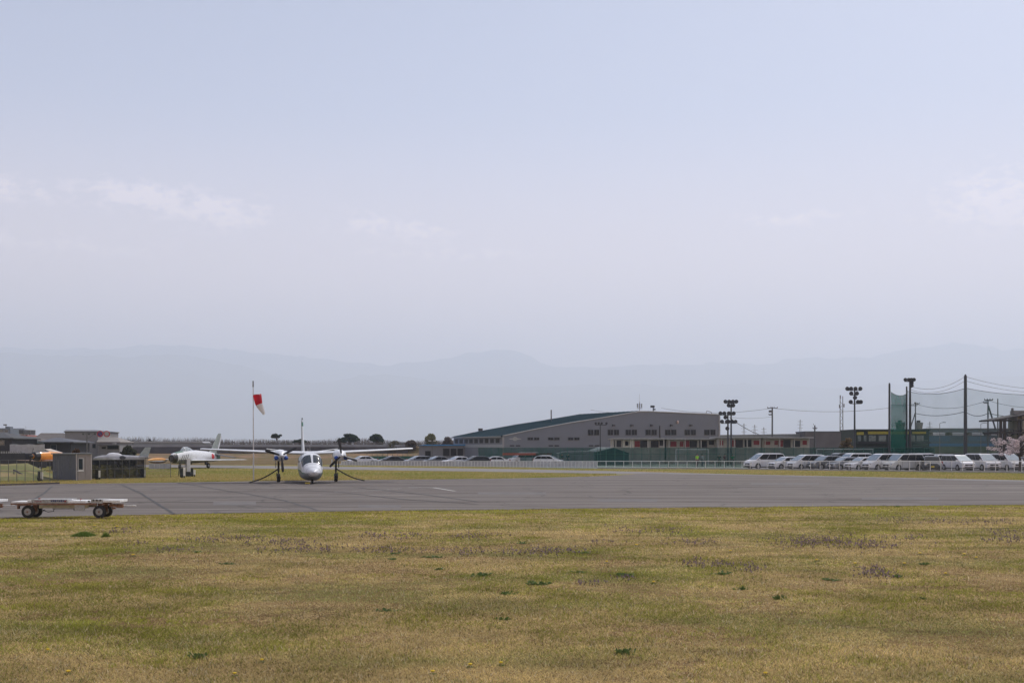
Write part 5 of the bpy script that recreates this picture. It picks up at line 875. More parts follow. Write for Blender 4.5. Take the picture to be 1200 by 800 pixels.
# dark green netted club building
D = 176; cb = thing('club_building', 'long dark green building with ochre roof stripe behind the netting', 'building', (X(1046, D), D, 0)); u = D / F; cx = X(1046, D)
gd = mat('club_dark_green', (.02, .035, .03), .7, var=.2); part('wall', gd, cb, lambda b: b.box((0, 4, Z(504, D) / 2), (86 * u, 8, Z(504, D)))); part('roof_stripe', mat('ochre_stripe', (.36, .31, .04), .7), cb, lambda b: [b.box((-38 * u, -.06, Z(507.6, D)), (8 * u, .12, 3.4 * u)), b.box((-5 * u, -.06, Z(506.8, D)), (48 * u, .12, 3.2 * u)), b.box((31 * u, -.06, Z(506.8, D)), (16 * u, .12, 2.6 * u))]); part('roof', gd, cb, lambda b: b.box((0, 3.9, Z(503.6, D)), (87 * u, 8.6, .22)))
for (a, c) in ((1005, 1008.5), (1012, 1015), (1018, 1026), (1029.5, 1038), (1041, 1044), (1066, 1072), (1074, 1082)):
    q = part('window', gd, cb, lambda b: b.box(((X(a, D) + X(c, D)) / 2 - cx, -.02, Z(513.3, D)), ((c - a + .8) * u, .1, 8.0 * u))); part('pane', mat('pale_glazing', (.14, .18, .17), .2, var=.3), q, lambda b: b.box(((X(a, D) + X(c, D)) / 2 - cx, -.08, Z(513.3, D)), ((c - a) * u, .06, 6.6 * u)))
part('balcony_beam', pdark, cb, lambda b: [b.box((0, -.5, Z(518.5, D)), (84 * u, 1.0, .2)), b.box((0, -1, Z(524, D)), (84 * u, .1, .12))]); part('stair_rail', mat('stair_grey', (.12, .14, .13), .6), cb, lambda b: [b.box((30 * u, -.9, Z(515.5 + 2 * i, D)), (18 * u, .06, .06), ry=.05) for i in range(5)])
for px, w_ in ((1055, 11), (1077, 9)):
    tk = thing('water_tank', {1055: 'pale flared rooftop block behind the dense green net', 1077: 'pale flared rooftop block right of the lamp mast'}[px], 'tank', (X(px, 190), 190, 0)); u2 = 190 / F; part('body', mat('tank_grey', (.20, .21, .21), .7), tk, lambda b: b.tube([(0, 0, 0), (0, 0, Z(503, 190)), (0, 0, Z(496, 190)), (0, 0, Z(494.8, 190))], [w_ * .4 * u2, w_ * .40 * u2, w_ * .5 * u2, w_ * .5 * u2], 14)); part('cap', pdark, tk, lambda b: b.box((-.1, 0, Z(493.6, 190)), (.5, .4, .35)))
# blue hoarding and elevated road
D = 230; bl = thing('blue_hoarding', 'long blue grey hoarding behind the tall netting', 'hoarding', (X(1125, D), D, 0)); u = D / F; part('panel', mat('hoarding_slate', (.06, .085, .11), .8, var=.3, scale=.3), bl, lambda b: b.box((0, 0, Z(510, D) / 2), (90 * u, .2, Z(510, D)))); part('blue_band', mat('hoarding_blue', (.03, .10, .22), .7), bl, lambda b: b.box((-2 * u, -.13, Z(521, D)), (84 * u, .05, 3.2 * u))); part('blue_patch', mat('hoarding_blue2', (.045, .09, .15), .7), bl, lambda b: [b.box((-26 * u, -.12, Z(514, D)), (28 * u, .04, 6 * u)), b.box((20 * u, -.12, Z(514, D)), (20 * u, .04, 5 * u))]); part('lower_panel', mat('hoarding_green', (.06, .08, .05), .8, var=.4, scale=.5), bl, lambda b: b.box((0, -.12, Z(527, D)), (88 * u, .05, 8 * u)))
D = 330; er = thing('elevated_road', 'elevated road deck on piers crossing far behind the netting', 'bridge', (X(1160, D), D, 0)); u = D / F; part('deck', mat('deck_slate', (.07, .09, .11), .8), er, lambda b: b.box((0, 4, Z(504, D)), (150 * u, 8, 4.4 * u))); part('barrier', mat('deck_barrier', (.20, .22, .24), .8), er, lambda b: b.box((0, -.1, Z(501.9, D)), (150 * u, .3, .8 * u)))
for k, px in enumerate(range(1095, 1235, 23)): part('pier', mat('pier_grey', (.12, .13, .14), .9), er, lambda b: b.box((X(px, D) - X(1160, D), 4, Z(506.5, D) / 2), (1.0, 3, Z(506.5, D))))
er2 = thing('pale_warehouse', 'row of pale far walls showing under the elevated road', 'warehouse', (X(1150, 345), 345, 0)); u = 345 / F; part('wall', mat('pale_far_wall', (.42, .42, .46), .8, var=.1), er2, lambda b: [b.box((0, 0, Z(507, 345) / 2), (110 * u, 4, Z(507, 345)))])
# ---- green court fence and white fences
greenpost = mat('fence_green', (.015, .085, .06), .6, var=.2); gmesh = net_mat('green_fence_mesh', (.010, .058, .050), .62, .5)
cpts = [(X(561, 172), 172), (X(700, 158), 158), (X(862, 150), 150), (X(1000, 147), 147), (X(1095, 147), 147)]
ctop = lambda x, y: Z(524.2, y)
fence('court_fence', 'tall green mesh fence on thin posts round the court', 'fence', cpts, 2.6, 1.28, greenpost, gmesh, .035, (.985, .66), zf=ctop, rail_r=.025)
wpost = mat('white_rail', (.64, .64, .65), .5, var=.08); wfm = net_mat('white_fence_mesh', (.50, .50, .50), .05)
fz = lambda x, y: Z(540.0, y)
f1 = fence('white_fence', 'white post and rail fence in front of the parked vans', 'fence', [G(p, q) for p, q in fence_r[:6]], 1.1, 1.12, wpost, wfm, .032, (.985,), zf=fz, rail_r=.032)
f2 = fence('picket_fence', 'long pale picket fence from the court to the plane wing', 'fence', [G(p, q) for p, q in fence_r[5:]], .9, .55, wpost, net_mat('pale_picket_mesh', (.36, .36, .38), .82, 4.0), .028, (.985, .1), zf=fz, rail_r=.022)
cb_ = MB(); P = [G(p, q) for p, q in fence_r[:6]]
for (x0, y0), (x1, y1) in zip(P, P[1:]):
    d = Vector((x1 - x0, y1 - y0, 0)); nn = Vector((d.y, -d.x, 0)).normalized() * .16
    if nn.y > 0: nn = -nn
    a = [Vector((x0, y0, 0)), Vector((x1, y1, 0)), Vector((x1, y1, 0)) + nn, Vector((x0, y0, 0)) + nn]; up = Vector((0, 0, .16)); cb_.add(a + [q + up for q in a], [(0, 1, 5, 4), (1, 2, 6, 5), (2, 3, 7, 6), (3, 0, 4, 7), (4, 5, 6, 7)])
tag(cb_.build('kerb', mat('kerb_pale', (.34, .33, .33), .9, var=.15)), kind='structure')
# tents, goal frames
D = 168; tn = thing('green_tent', 'dark green pitched tent with pale roof end inside the court', 'tent', (X(707, D), D, 0)); u = D / F
part('canopy', mat('tent_green', (.010, .036, .034), .8, var=.2), tn, lambda b: b.prism([(-8 * u, 0), (-8 * u, Z(529, D)), (12 * u, Z(524.2, D)), (30 * u, Z(530.5, D)), (30 * u, 0)], 'y', 0, 5)); part('roof_panel', mat('tent_pale', (.34, .38, .38), .6), tn, lambda b: b.add([(-20 * u, .4, Z(528.5, D)), (-8 * u, -.02, Z(529.2, D)), (12 * u, -.02, Z(524.1, D)), (-6 * u, 1, Z(523.8, D))], [(0, 1, 2, 3)])); part('eave', wpost, tn, lambda b: b.tube([(-55 * u, 0, Z(531, D)), (-45 * u, 0, Z(529, D)), (-20 * u, 0, Z(528.6, D))], .05, 5)); part('pole', wpost, tn, lambda b: [b.cyl((-53 * u, 0, 0), (-53 * u, 0, Z(530.5, D)), .05)])
for (lb, a, c, D, yt) in (('wide white goal frame in the middle of the court', 792, 830, 160, 526.5), ('second white goal frame right, behind the white van', 957, 1023, 152, 526.2)):
    gl = thing('goal_frame', lb, 'goal', (X((a + c) / 2, D), D, 0), 0, 'white goal frames'); w_ = (c - a) * D / F / 2; zt = Z(yt, D); part('frame', wpost, gl, lambda b: [b.cyl((-w_, 0, 0), (-w_, 0, zt), .06), b.cyl((w_, 0, 0), (w_, 0, zt), .06), b.cyl((-w_, 0, zt), (w_, 0, zt), .06)]); part('goal_net', net_mat('goal_net', (.5, .5, .5), .12), gl, lambda b: [b.quad((-w_, 0, zt), (w_, 0, zt), (w_, 1.5, .05), (-w_, 1.5, .05))])
bb = thing('banner_panel', 'orange red banner strip hanging on the court fence', 'banner', (X(618, 165), 165, 0)); part('cloth', mat('banner_red', (.26, .07, .04), .7, var=.25), bb, lambda b: [b.box((0, 0, Z(531.8, 165)), (58 * 165 / F, .05, .32))]); part('post', pg, bb, lambda b: b.cyl((-3.5, .06, 0), (-3.5, .06, Z(531, 165)), .03)); part('post', pg, bb, lambda b: b.cyl((3.5, .06, 0), (3.5, .06, Z(531, 165)), .03))
# ---- masts, lamps, poles, wires
def flood(label, px, D, ytop, arms, r=.15, ybase=0, heads_=.30):
    t = thing('floodlight_mast', label, 'floodlight mast', (X(px, D), D, 0), 0, 'tall floodlight masts'); u = D / F; part('pole', mat('mast_dark', (.035, .04, .045), .5), t, lambda b: b.cyl((0, 0, 0), (0, 0, Z(ytop, D)), r, r * .55, 8))
    for (py, xs_) in arms:
        z_ = Z(py, D); part('cross_arm', MATS['mast_dark'], t, lambda b: b.box(((min(xs_) + max(xs_)) / 2 * u, 0, z_ - .1), ((max(xs_) - min(xs_)) * u + .1, .1, .1)))
        for x_ in xs_: part('floodlight', pdark, t, lambda b: b.tube([(x_ * u, -.22, z_ + .14), (x_ * u, -.05, z_ + .12), (x_ * u, .15, z_ + .08)], [heads_, heads_ * .9, heads_ * .5], 9))
    return t
flood('taller floodlight mast of the close pair, right one', 856.8, 168, 470, [(471.5, (-7, -2.6, 1.8, 5.8)), (476, (-3.2, 2.2)), (495, (1.2, 4.8))], .17)
flood('shorter floodlight mast of the close pair, left one', 853.0, 163, 484, [(485.3, (-9, -4.5, .8, 6.5)), (490, (-3.2,)), (495, (-7.2, -1.5, .5)), (503, (-1,))], .17)
flood('lone floodlight mast left of the netting with two lamp rows', 1001.5, 160, 455, [(456.5, (-9, -4.6, .6, 6.2)), (462, (-4.4, 2.2)), (467, (0,)), (472, (-5, 3.5, 6.8))], .17)
flood('low floodlight mast in front of the hangar wall', 703.5, 166, 496.5, [(497, (-5.5, -2, 1.5, 7))], .10, heads_=.18)
flood('thick floodlight mast with flat lamp head beside the dense green net', 1066.5, 150, 444.5, [(446, (-6, -2, 1, 4)), (450, (.5, 1.5)), (453, (1.5,))], .22, heads_=.25)
def upole(label, px, D, ytop, arms, r=.14, extra=None, name='utility_pole'):
    t = thing(name, label, 'utility pole', (X(px, D), D, 0), 0, 'dark utility poles'); u = D / F; part('pole', mat('pole_concrete', (.10, .10, .105), .8), t, lambda b: b.cyl((0, 0, 0), (0, 0, Z(ytop, D)), r, r * .7, 8))
    for py, a, c in arms: part('cross_arm', MATS['pole_concrete'], t, lambda b: [b.box(((a + c) / 2 * u, 0, Z(py, D)), ((c - a) * u, .1, .12))] + [b.cyl((q * u, 0, Z(py, D)), (q * u, 0, Z(py, D) + .22), .05, None, 6) for q in np.linspace(a, c, 4)])
    if extra: extra(t, u)
    return t
upole('utility pole with double cross arm above the right hand pavilions', 905, 185, 476.8, [(478, -5.5, 6), (486, -4, 0)], .16, lambda t, u: part('transformer', pg, t, lambda b: b.cyl((-.3, 0, Z(483, 185)), (-.3, 0, Z(480.5, 185)), .28)))
upole('short pole above the dark wall block', 954.8, 180, 498, [(502, -2, 2.5)], .15, lambda t, u: part('aerial', pg, t, lambda b: b.cyl((-.2, 0, Z(498, 180)), (-.2, 0, Z(496, 180)), .03)))
upole('utility pole seen through the netting right of the lamp mast', 1072.8, 185, 471, [(473, -1, 4.5), (475, -5, 2)], .13, lambda t, u: part('stay', pg, t, lambda b: b.cyl((0, 0, Z(483, 185)), (-5.5 * u, 0, Z(500, 185)), .09)))
upole('leaning braced utility pole left of the viewing deck', 1157.8, 150, 468, [(468.7, -4, 5.5), (472, -5, 0)], .13, lambda t, u: part('stay', pg, t, lambda b: b.cyl((.4 * u, 0, Z(475, 150)), (9 * u, 0, Z(503, 150)), .11)))
upole('bare dark pole behind the viewing deck roof', 1169.3, 148, 467, [], .10)
def slim(label, px, D, ytop, out): return mast('street_lamp', label, 'street lamp', px, D, ytop, .06, pg, lambda t, z: part('lamp_head', pg, t, lambda b: [b.tube([(0, 0, z - .02), (out * .4, 0, z + .12), (out, 0, z + .18)], .04, 5), b.box((out * 1.3, 0, z + .2), (.5, .2, .12))]), group='slim street lamps seen through the netting')
slim('slim street lamp seen through the net left of the tall net pole', 1101.3, 200, 496, .6); slim('slim street lamp seen through the net right of the tall net pole', 1149.4, 200, 496.5, .6)
lw = thing('lattice_tower', 'twin leg lattice tower far behind the lone floodlight mast', 'tower', (X(986, 300), 300, 0)); u = 300 / F
part('leg', pg, lw, lambda b: b.cyl((-1.6 * u, 0, 0), (-1.4 * u, 0, Z(464, 300)), .14, .1, 5)); part('leg', pg, lw, lambda b: b.cyl((2.0 * u, 0, 0), (1.6 * u, 0, Z(464, 300)), .14, .1, 5)); part('lattice', pg, lw, lambda b: [b.cyl((-1.5 * u * (1 if i % 2 else -1), 0, 5 + i * .9), (1.5 * u * (1 if i % 2 else -1), 0, 5.9 + i * .9), .04, None, 4) for i in range(11)]); [part('panel_antenna', pg, lw, lambda b: b.box((q * u, -.1, z_), (.25, .2, .9))) for q, z_ in ((-2.3, Z(476, 300)), (2.9, Z(475, 300)), (-1.4, Z(465, 300)))]
def pylon(label, px, ytop, D=900):
    t = thing('pylon', label, 'pylon', (X(px, D), D, 0), 0, 'faint distant pylons'); zt = Z(ytop, D); part('mast', pg, t, lambda b: [b.cyl((-1.2, 0, 0), (-.2, 0, zt), .22, .15, 4), b.cyl((1.2, 0, 0), (.2, 0, zt), .22, .15, 4)]); part('arm', pg, t, lambda b: [b.box((0, 0, zt - q), (w_, .25, .2)) for q, w_ in ((1.5, 4), (4, 5), (6.5, 4))])
for px, yt, lb in ((871.8, 496, 'leftmost faint pylon just right of the floodlight pair'), (884.3, 497.5, 'second faint pylon, left of the utility pole'), (895, 500.5, 'low faint pylon touching the utility pole'), (937.8, 491.5, 'tallest faint pylon between utility pole and short pole'), (1089.5, 494, 'faint pylon inside the net right of the rooftop block')): pylon(lb, px, yt)
def wire(label, pts, sag, r=.02, m_=None):
    b = MB(); P = []
    for (p0, p1) in zip(pts, pts[1:]):
        a = Vector((X(p0[0], p0[2]), p0[2], Z(p0[1], p0[2]))); c = Vector((X(p1[0], p1[2]), p1[2], Z(p1[1], p1[2])))
        for i in range(14): t = i / 14; q = a.lerp(c, t); q.z -= sag * 4 * t * (1 - t); P.append(q)
    P.append(c); b.tube(P, r, 4); o = b.build('overhead_wire', m_ or MATS['wire_grey']); tag(o, label, 'wire', 'overhead wires')
mat('wire_grey', (.10, .10, .11), .7)
wire('overhead wire from the utility pole right to the net pole and on', [(905, 478, 185), (1072.8, 473, 185), (1157.8, 469, 150), (1260, 470, 150)], .9, .025)
wire('overhead wire from the utility pole left to the hangar', [(905, 478, 185), (775, 478, 205)], .8, .025); wire('lower overhead wire between the pole and floodlight masts', [(905, 488, 185), (857, 489, 168)], .2, .02)
wire('thick dark cable falling from the floodlight pair to the pavilions', [(855, 489, 165), (905, 513, 180)], .5, .05); wire('overhead wire high above the netting', [(1066, 452, 150), (1131, 441, 140), (1280, 452, 140)], .9, .02); wire('second overhead wire above the netting', [(1066, 456, 150), (1131, 446, 140), (1280, 456, 140)], .9, .02)
wire('dark sagging cable seen through the netting', [(1072, 484, 185), (1131, 482, 165), (1157.8, 484, 150), (1250, 487, 150)], .5, .045); wire('overhead wire over the hangar roof', [(692, 480, 205), (765, 483, 206), (843, 486, 208)], .4, .02)
# ---- tall ball netting
netg = net_mat('ball_net_pale', (.04, .14, .115), .25, .25); netd = net_mat('ball_net_dense', (.012, .15, .105), .74, .4)
poles = [(1042.3, 450, 147, .17), (1062.5, 454, 152, .14), (1131.3, 440, 140, .24)]
lbs = ['dark net pole at the left end of the dense green net', 'dark net pole between the dense and the pale net', 'thickest and tallest net pole, in the middle of the pale netting']
for (px, yt, D, r_), lb in zip(poles, lbs): mast('net_pole', lb, 'net pole', px, D, yt, r_, MATS['mast_dark'], lambda t, z: part('cap', MATS['mast_dark'], t, lambda b: b.cyl((0, 0, z), (0, 0, z + .15), .1)), group='tall dark net poles')
def net(label, m_, a, c, topf, ybot, n=16, dark=False):
    """a, c: (column, distance); topf(t) row of the sagging upper edge"""
    xa, xc = X(*a), X(*c); x0, y0 = (xa + xc) / 2, (a[1] + c[1]) / 2; t_ = thing('ball_net', label, 'ball net', (x0, y0, 0)); b = MB(); vs = []; tp = []
    for i in range(n + 1):
        t = i / n; x_ = xa + (xc - xa) * t; y_ = a[1] + (c[1] - a[1]) * t; px = x_ * F / y_ + 600; zt = Z(topf(t), y_); zb = Z(ybot, y_); tp.append(Vector((x_ - x0, y_ - y0, zt)))
        for j in range(7): f = j / 6; vs.append((x_ - x0, y_ - y0 + .5 * math.sin(f * 3.14) * math.sin(t * 9), zb + (zt - zb) * f))
    b.add(vs, [(i * 7 + j, (i + 1) * 7 + j, (i + 1) * 7 + j + 1, i * 7 + j + 1) for i in range(n) for j in range(6)]); b.build('net', m_, t_, smooth=True); part('edge_rope', MATS['mast_dark'], t_, lambda b: b.tube(tp, .03, 4))
sagf = lambda y0, y1, s: (lambda t: y0 + (y1 - y0) * t + s * 4 * t * (1 - t))
net('dense dark green net hanging between the two left net poles', netd, (1044, 147.3), (1062, 152), sagf(459, 461.5, 3.0), 530)
net('pale see through net left of the tallest net pole', netg, (1063, 152.3), (1130.5, 140.2), sagf(458, 455, 5), 530); net('pale see through net right of the tallest net pole', netg, (1132, 140.2), (1290, 140.2), sagf(454.5, 452, 9), 530)
net('second green net layer behind the dense one', netg, (1044, 149), (1062, 160), sagf(474, 474, 0), 531)
# ---- viewing deck building at the right edge
D = 138; vd = thing('viewing_deck', 'open timber viewing deck with sloping roof at the right edge', 'viewing deck', (X(1185, D), D, 0)); u = D / F; q_ = lambda px: X(px, D) - X(1185, D)
dk = mat('deck_dark_timber', (.05, .045, .045), .8, var=.3); vc = mat('deck_cream_wall', (.36, .33, .26), .8, var=.08)
part('roof', dk, vd, lambda b: b.prism([(q_(1161), Z(493.5, D)), (q_(1225), Z(481.5, D)), (q_(1225), Z(480.0, D)), (q_(1161), Z(491.8, D))], 'y', -1.2, 3.5)); part('roof_beam', dk, vd, lambda b: b.box((q_(1181), -1.0, Z(492.0, D)), (38 * u, .14, .18))); part('roof_beam', dk, vd, lambda b: b.box((q_(1181), 3.0, Z(492.0, D)), (38 * u, .14, .18)))
for px in (1169, 1173.5, 1190, 1193): part('post', dk, vd, lambda b: b.box((q_(px), -.9, Z(491, D) / 2), (.22 if px > 1180 else .32, .2, Z(491, D))))
part('deck', dk, vd, lambda b: b.box((q_(1184), 1, Z(506.8, D)), (40 * u, 4.4, .22))); part('railing', dk, vd, lambda b: [b.box((q_(1182), -1.1, Z(503.4, D)), (32 * u, .08, .1))] + [b.box((q_(1168 + 3 * i), -1.1, Z(505, D)), (.05, .05, .38)) for i in range(10)])
part('truss', dk, vd, lambda b: [b.cyl((q_(1176), -.8, Z(508, D)), (q_(1184), -.8, Z(516, D)), .07), b.cyl((q_(1184), -.8, Z(508, D)), (q_(1176), -.8, Z(516, D)), .07), b.cyl((q_(1189), -.8, Z(508, D)), (q_(1196), -.8, Z(518, D)), .07)]); part('wall', vc, vd, lambda b: b.box((q_(1212), 2.0, Z(485.5, D) / 2), (28 * u, 4, Z(485.5, D)))); part('wall_panel', vc, vd, lambda b: b.box((q_(1196), .6, Z(495, D) + .1), (5 * u, .5, 12 * u))); part('chimney_box', mat('box_grey', (.22, .21, .20), .8, dirt=(.08, .08, .08, .7)), vd, lambda b: [b.box((q_(1197), 1, Z(483, D)), (13 * u, 1.2, 4.5 * u)), b.box((q_(1190.6), 1, Z(481, D)), (.12, .5, .7))])
# ---- cherry tree in blossom
ct = thing('cherry_tree', 'cherry tree in pale pink blossom over the rightmost vans', 'tree', (X(1195, 124), 124, 0)); cs = []; rs = []; u = 124 / F; random.seed(3)
def br(b):
    b.tube([(0, 0, 0), (.05, 0, 1.2), (-.1, .1, 2.2), (.1, 0, 3.2)], [.16, .13, .10, .06], 8)
    for i in range(26):
        a = random.uniform(0, 6.28); l = random.uniform(1.4, 3.5); el_ = random.uniform(.05, .8); z0 = random.uniform(1.6, 2.8); e = Vector((math.cos(a) * l * math.cos(el_), math.sin(a) * l * math.cos(el_), z0 + l * math.sin(el_) * .65)); m1 = Vector((e.x * .45, e.y * .45, z0 + (e.z - z0) * .6 + .1)); b.tube([(0, 0, z0 * .9), m1, e], [.06, .035, .012], 5)
        for f in (.5, .75, 1.0):
            q = m1.lerp(e, f); cs.append(tuple(q)); rs.append((.38, .38, .26))
            w2 = q + Vector((random.gauss(0, .4), random.gauss(0, .4), random.gauss(.1, .25))); b.tube([q, w2], [.015, .006], 4); cs.append(tuple(w2)); rs.append((.28, .28, .2))
part('trunk', barkm, ct, br); v, c = cards(cs, rs, 42, .085, (.62, .53, .53), .3); fast_mesh('blossom', v, 4, leafm, c, parent=ct); random.seed(9)
# ================================================================ CARS AND PEOPLE
def carpaint(n_, c): return mat(n_, c, .28, var=.03, scale=1, coat=.8)
cw, cs_, ck, cg_, cp_ = carpaint('car_white', (.68, .68, .70)), carpaint('car_silver', (.22, .23, .25)), carpaint('car_black', (.012, .012, .014)), carpaint('car_grey', (.12, .125, .135)), carpaint('car_pearl', (.62, .62, .60))
cglass = mat('car_side_glass', (.008, .009, .010), .22, var=.2, spec=.2); wsg = mat('car_windshield_glass', (.19, .235, .27), .07, .5, var=.1); lampm = mat('headlamp', (.6, .62, .65), .1, .3); tail = mat('tail_lamp', (.28, .01, .01), .3); plate_w = mat('number_plate_white', (.7, .7, .68), .5); plate_y = mat('number_plate_yellow', (.55, .42, .04), .5); trimk = mat('trim_black', (.025, .025, .027), .5)
T = dict(
 van=dict(L=4.85, W=1.84, H=1.90, belt=1.12, hood=[(1.62, 1.12), (2.15, 1.00), (2.36, .82), (2.42, .5), (2.38, .26)], cab=[(-2.38, 1.10), (-2.30, 1.55), (-2.16, 1.82), (-1.7, 1.90), (.35, 1.89), (.72, 1.82), (1.72, 1.10)], wr=.33, wx=(1.48, -1.45)),
 mini=dict(L=4.6, W=1.72, H=1.76, belt=1.04, hood=[(1.70, 1.04), (2.10, .94), (2.27, .74), (2.3, .45), (2.26, .25)], cab=[(-2.26, 1.02), (-2.2, 1.4), (-2.05, 1.68), (-1.6, 1.76), (.3, 1.75), (.62, 1.69), (1.82, 1.03)], wr=.31, wx=(1.4, -1.38)),
 suv=dict(L=4.5, W=1.82, H=1.64, belt=1.05, hood=[(1.05, 1.06), (1.9, .98), (2.18, .82), (2.25, .5), (2.22, .3)], cab=[(-2.18, 1.03), (-1.95, 1.45), (-1.5, 1.60), (-.9, 1.64), (.1, 1.63), (.35, 1.58), (1.12, 1.04)], wr=.35, wx=(1.38, -1.36)),
 hatch=dict(L=4.2, W=1.72, H=1.50, belt=.95, hood=[(1.15, .95), (1.85, .84), (2.06, .68), (2.1, .42), (2.06, .24)], cab=[(-2.0, .93), (-1.85, 1.22), (-1.5, 1.40), (-.7, 1.50), (.05, 1.49), (.3, 1.44), (1.28, .94)], wr=.30, wx=(1.30, -1.28)),
 sedan=dict(L=4.7, W=1.80, H=1.44, belt=.92, hood=[(1.0, .93), (1.95, .82), (2.28, .66), (2.35, .42), (2.3, .24)], cab=[(-1.75, .92), (-1.1, 1.33), (-.6, 1.43), (.0, 1.44), (.25, 1.38), (1.15, .92)], wr=.32, wx=(1.45, -1.40)))
def car(kind, label, px, D, hdg, paint, group, plate=None, z=0.012):
    k = T[kind]; t = thing('parked_car', label, 'car' if kind in ('hatch', 'sedan', 'suv') else 'van', (X(px, D), D, z), R(hdg), group); W = k['W'] / 2; L = k['L'] / 2; be = k['belt']; H = k['H']
    top = W * .80; hw = lambda z_: W * .965 + (top - W * .965) * (z_ - be) / (H - be)
    rear = [(-L * .97, .26), (-L, .5), (-L * .99, be - .08), (-L * .975, be)] if kind != 'sedan' else [(-L * .97, .28), (-L, .5), (-L * .98, be - .12), (-L * .9, be), (-1.7, be + .02)]
    bd = part('body', paint, t, lambda b: b.prism(rear + k['hood'], 'y', -W, W), bevel=.09)
    cab = k['cab']; n = len(cab)
    def cb_(b):
        vs = [(x_, s_ * hw(z_), z_) for s_ in (-1, 1) for x_, z_ in cab]; b.add(vs, [tuple(range(n)), tuple(range(2 * n - 1, n - 1, -1))] + [(i, i + n, (i + 1) % n + n, (i + 1) % n) for i in range(n)])
    part('cabin', paint, t, cb_, bevel=.05)
    xb, zb = cab[-1]; xt, zt = cab[-2]; f = lambda a: (xb + (xt - xb) * a, zb + (zt - zb) * a)
    nx, nz = (zt - zb), (xb - xt); nl = math.hypot(nx, nz); nx, nz = nx / nl * .018, nz / nl * .018
    p0, p1 = f(.05), f(.95); part('windshield', cglass if paint is ck else wsg, t, lambda b: b.quad((p0[0] + nx, -hw(p0[1]) + .07, p0[1] + nz), (p0[0] + nx, hw(p0[1]) - .07, p0[1] + nz), (p1[0] + nx, hw(p1[1]) - .06, p1[1] + nz), (p1[0] + nx, -hw(p1[1]) + .06, p1[1] + nz)))
    z0, z1 = be + .03, H - .13
    def fx(z_): return xb + (xt - xb) * (z_ - zb) / (zt - zb)
    def rx(z_): return float(np.interp(z_, [c[1] for c in cab[:4]], [c[0] for c in cab[:4]]))
    fr = [(.0, .32), (.33, .655), (.665, .99)] if kind != 'sedan' else [(.08, .48), (.51, .95)]
    for s_ in (-1, 1):
        for a, c in fr:
            def g(b):
                P = []
                for (u_, z_) in ((a, z0), (c, z0), (c, z1), (a, z1)):
                    x0, x1 = rx(z_) + .07, fx(z_) - .07; P.append((x0 + (x1 - x0) * u_, s_ * (hw(z_) + .012), z_))
                b.quad(*P)
            part('side_window', cglass, t, g)
        q = k['hood']; part('headlight', lampm, t, lambda b: b.box((L - .17, s_ * (W - .24), q[2][1] - .06), (.26, .40, .17), rz=-s_ * .35)); part('taillight', tail, t, lambda b: b.box((-L + .05, s_ * (W - .13), be - .15), (.14, .2, .42)))
        part('side_mirror', paint, t, lambda b: b.box((xb - .35, s_ * (W + .10), be + .08), (.16, .2, .14)))
        for wx in k['wx']:
            part('wheel_arch', trimk, t, lambda b: b.cyl((wx, s_ * (W - .10), k['wr'] + .02), (wx, s_ * (W + .006), k['wr'] + .02), k['wr'] + .055, None, 20)); w_ = part('wheel', rubber, t, lambda b: b.cyl((wx, s_ * (W - .16), k['wr']), (wx, s_ * (W + .02), k['wr']), k['wr'], None, 20)); part('rim', steel, w_, lambda b: b.cyl((wx, s_ * (W), k['wr']), (wx, s_ * (W + .03), k['wr']), k['wr'] * .64, None, 12))
        part('door_seam', trimk, t, lambda b: [b.box((x_, s_ * (W + .001), (be + .34) / 2), (.018, .012, be - .42)) for x_ in (.95, .02, -.95)])
    rz_, rt = cab[0], cab[2]; part('rear_window', cglass, t, lambda b: b.quad((rz_[0] - .03 + .0, -W * .8, be + .08), (rz_[0] - .03, W * .8, be + .08), (rt[0] - .05, W * .7, rt[1] - .05), (rt[0] - .05, -W * .7, rt[1] - .05)))
    part('grille', trimk, t, lambda b: b.box((L - .03, 0, .62), (.08, W * 1.05, .17))); part('bumper', trimk, t, lambda b: b.box((0, 0, .24), (L * 2 - .1, W * 2 - .06, .12))); part('lower_intake', trimk, t, lambda b: b.box((L - .02, 0, .38), (.08, W * 1.2, .10)))
    part('number_plate', plate or plate_w, t, lambda b: b.box((L + .03, 0, .50), (.03, .34, .17)))
    return t
GR = 'cars parked nose out behind the white fence'
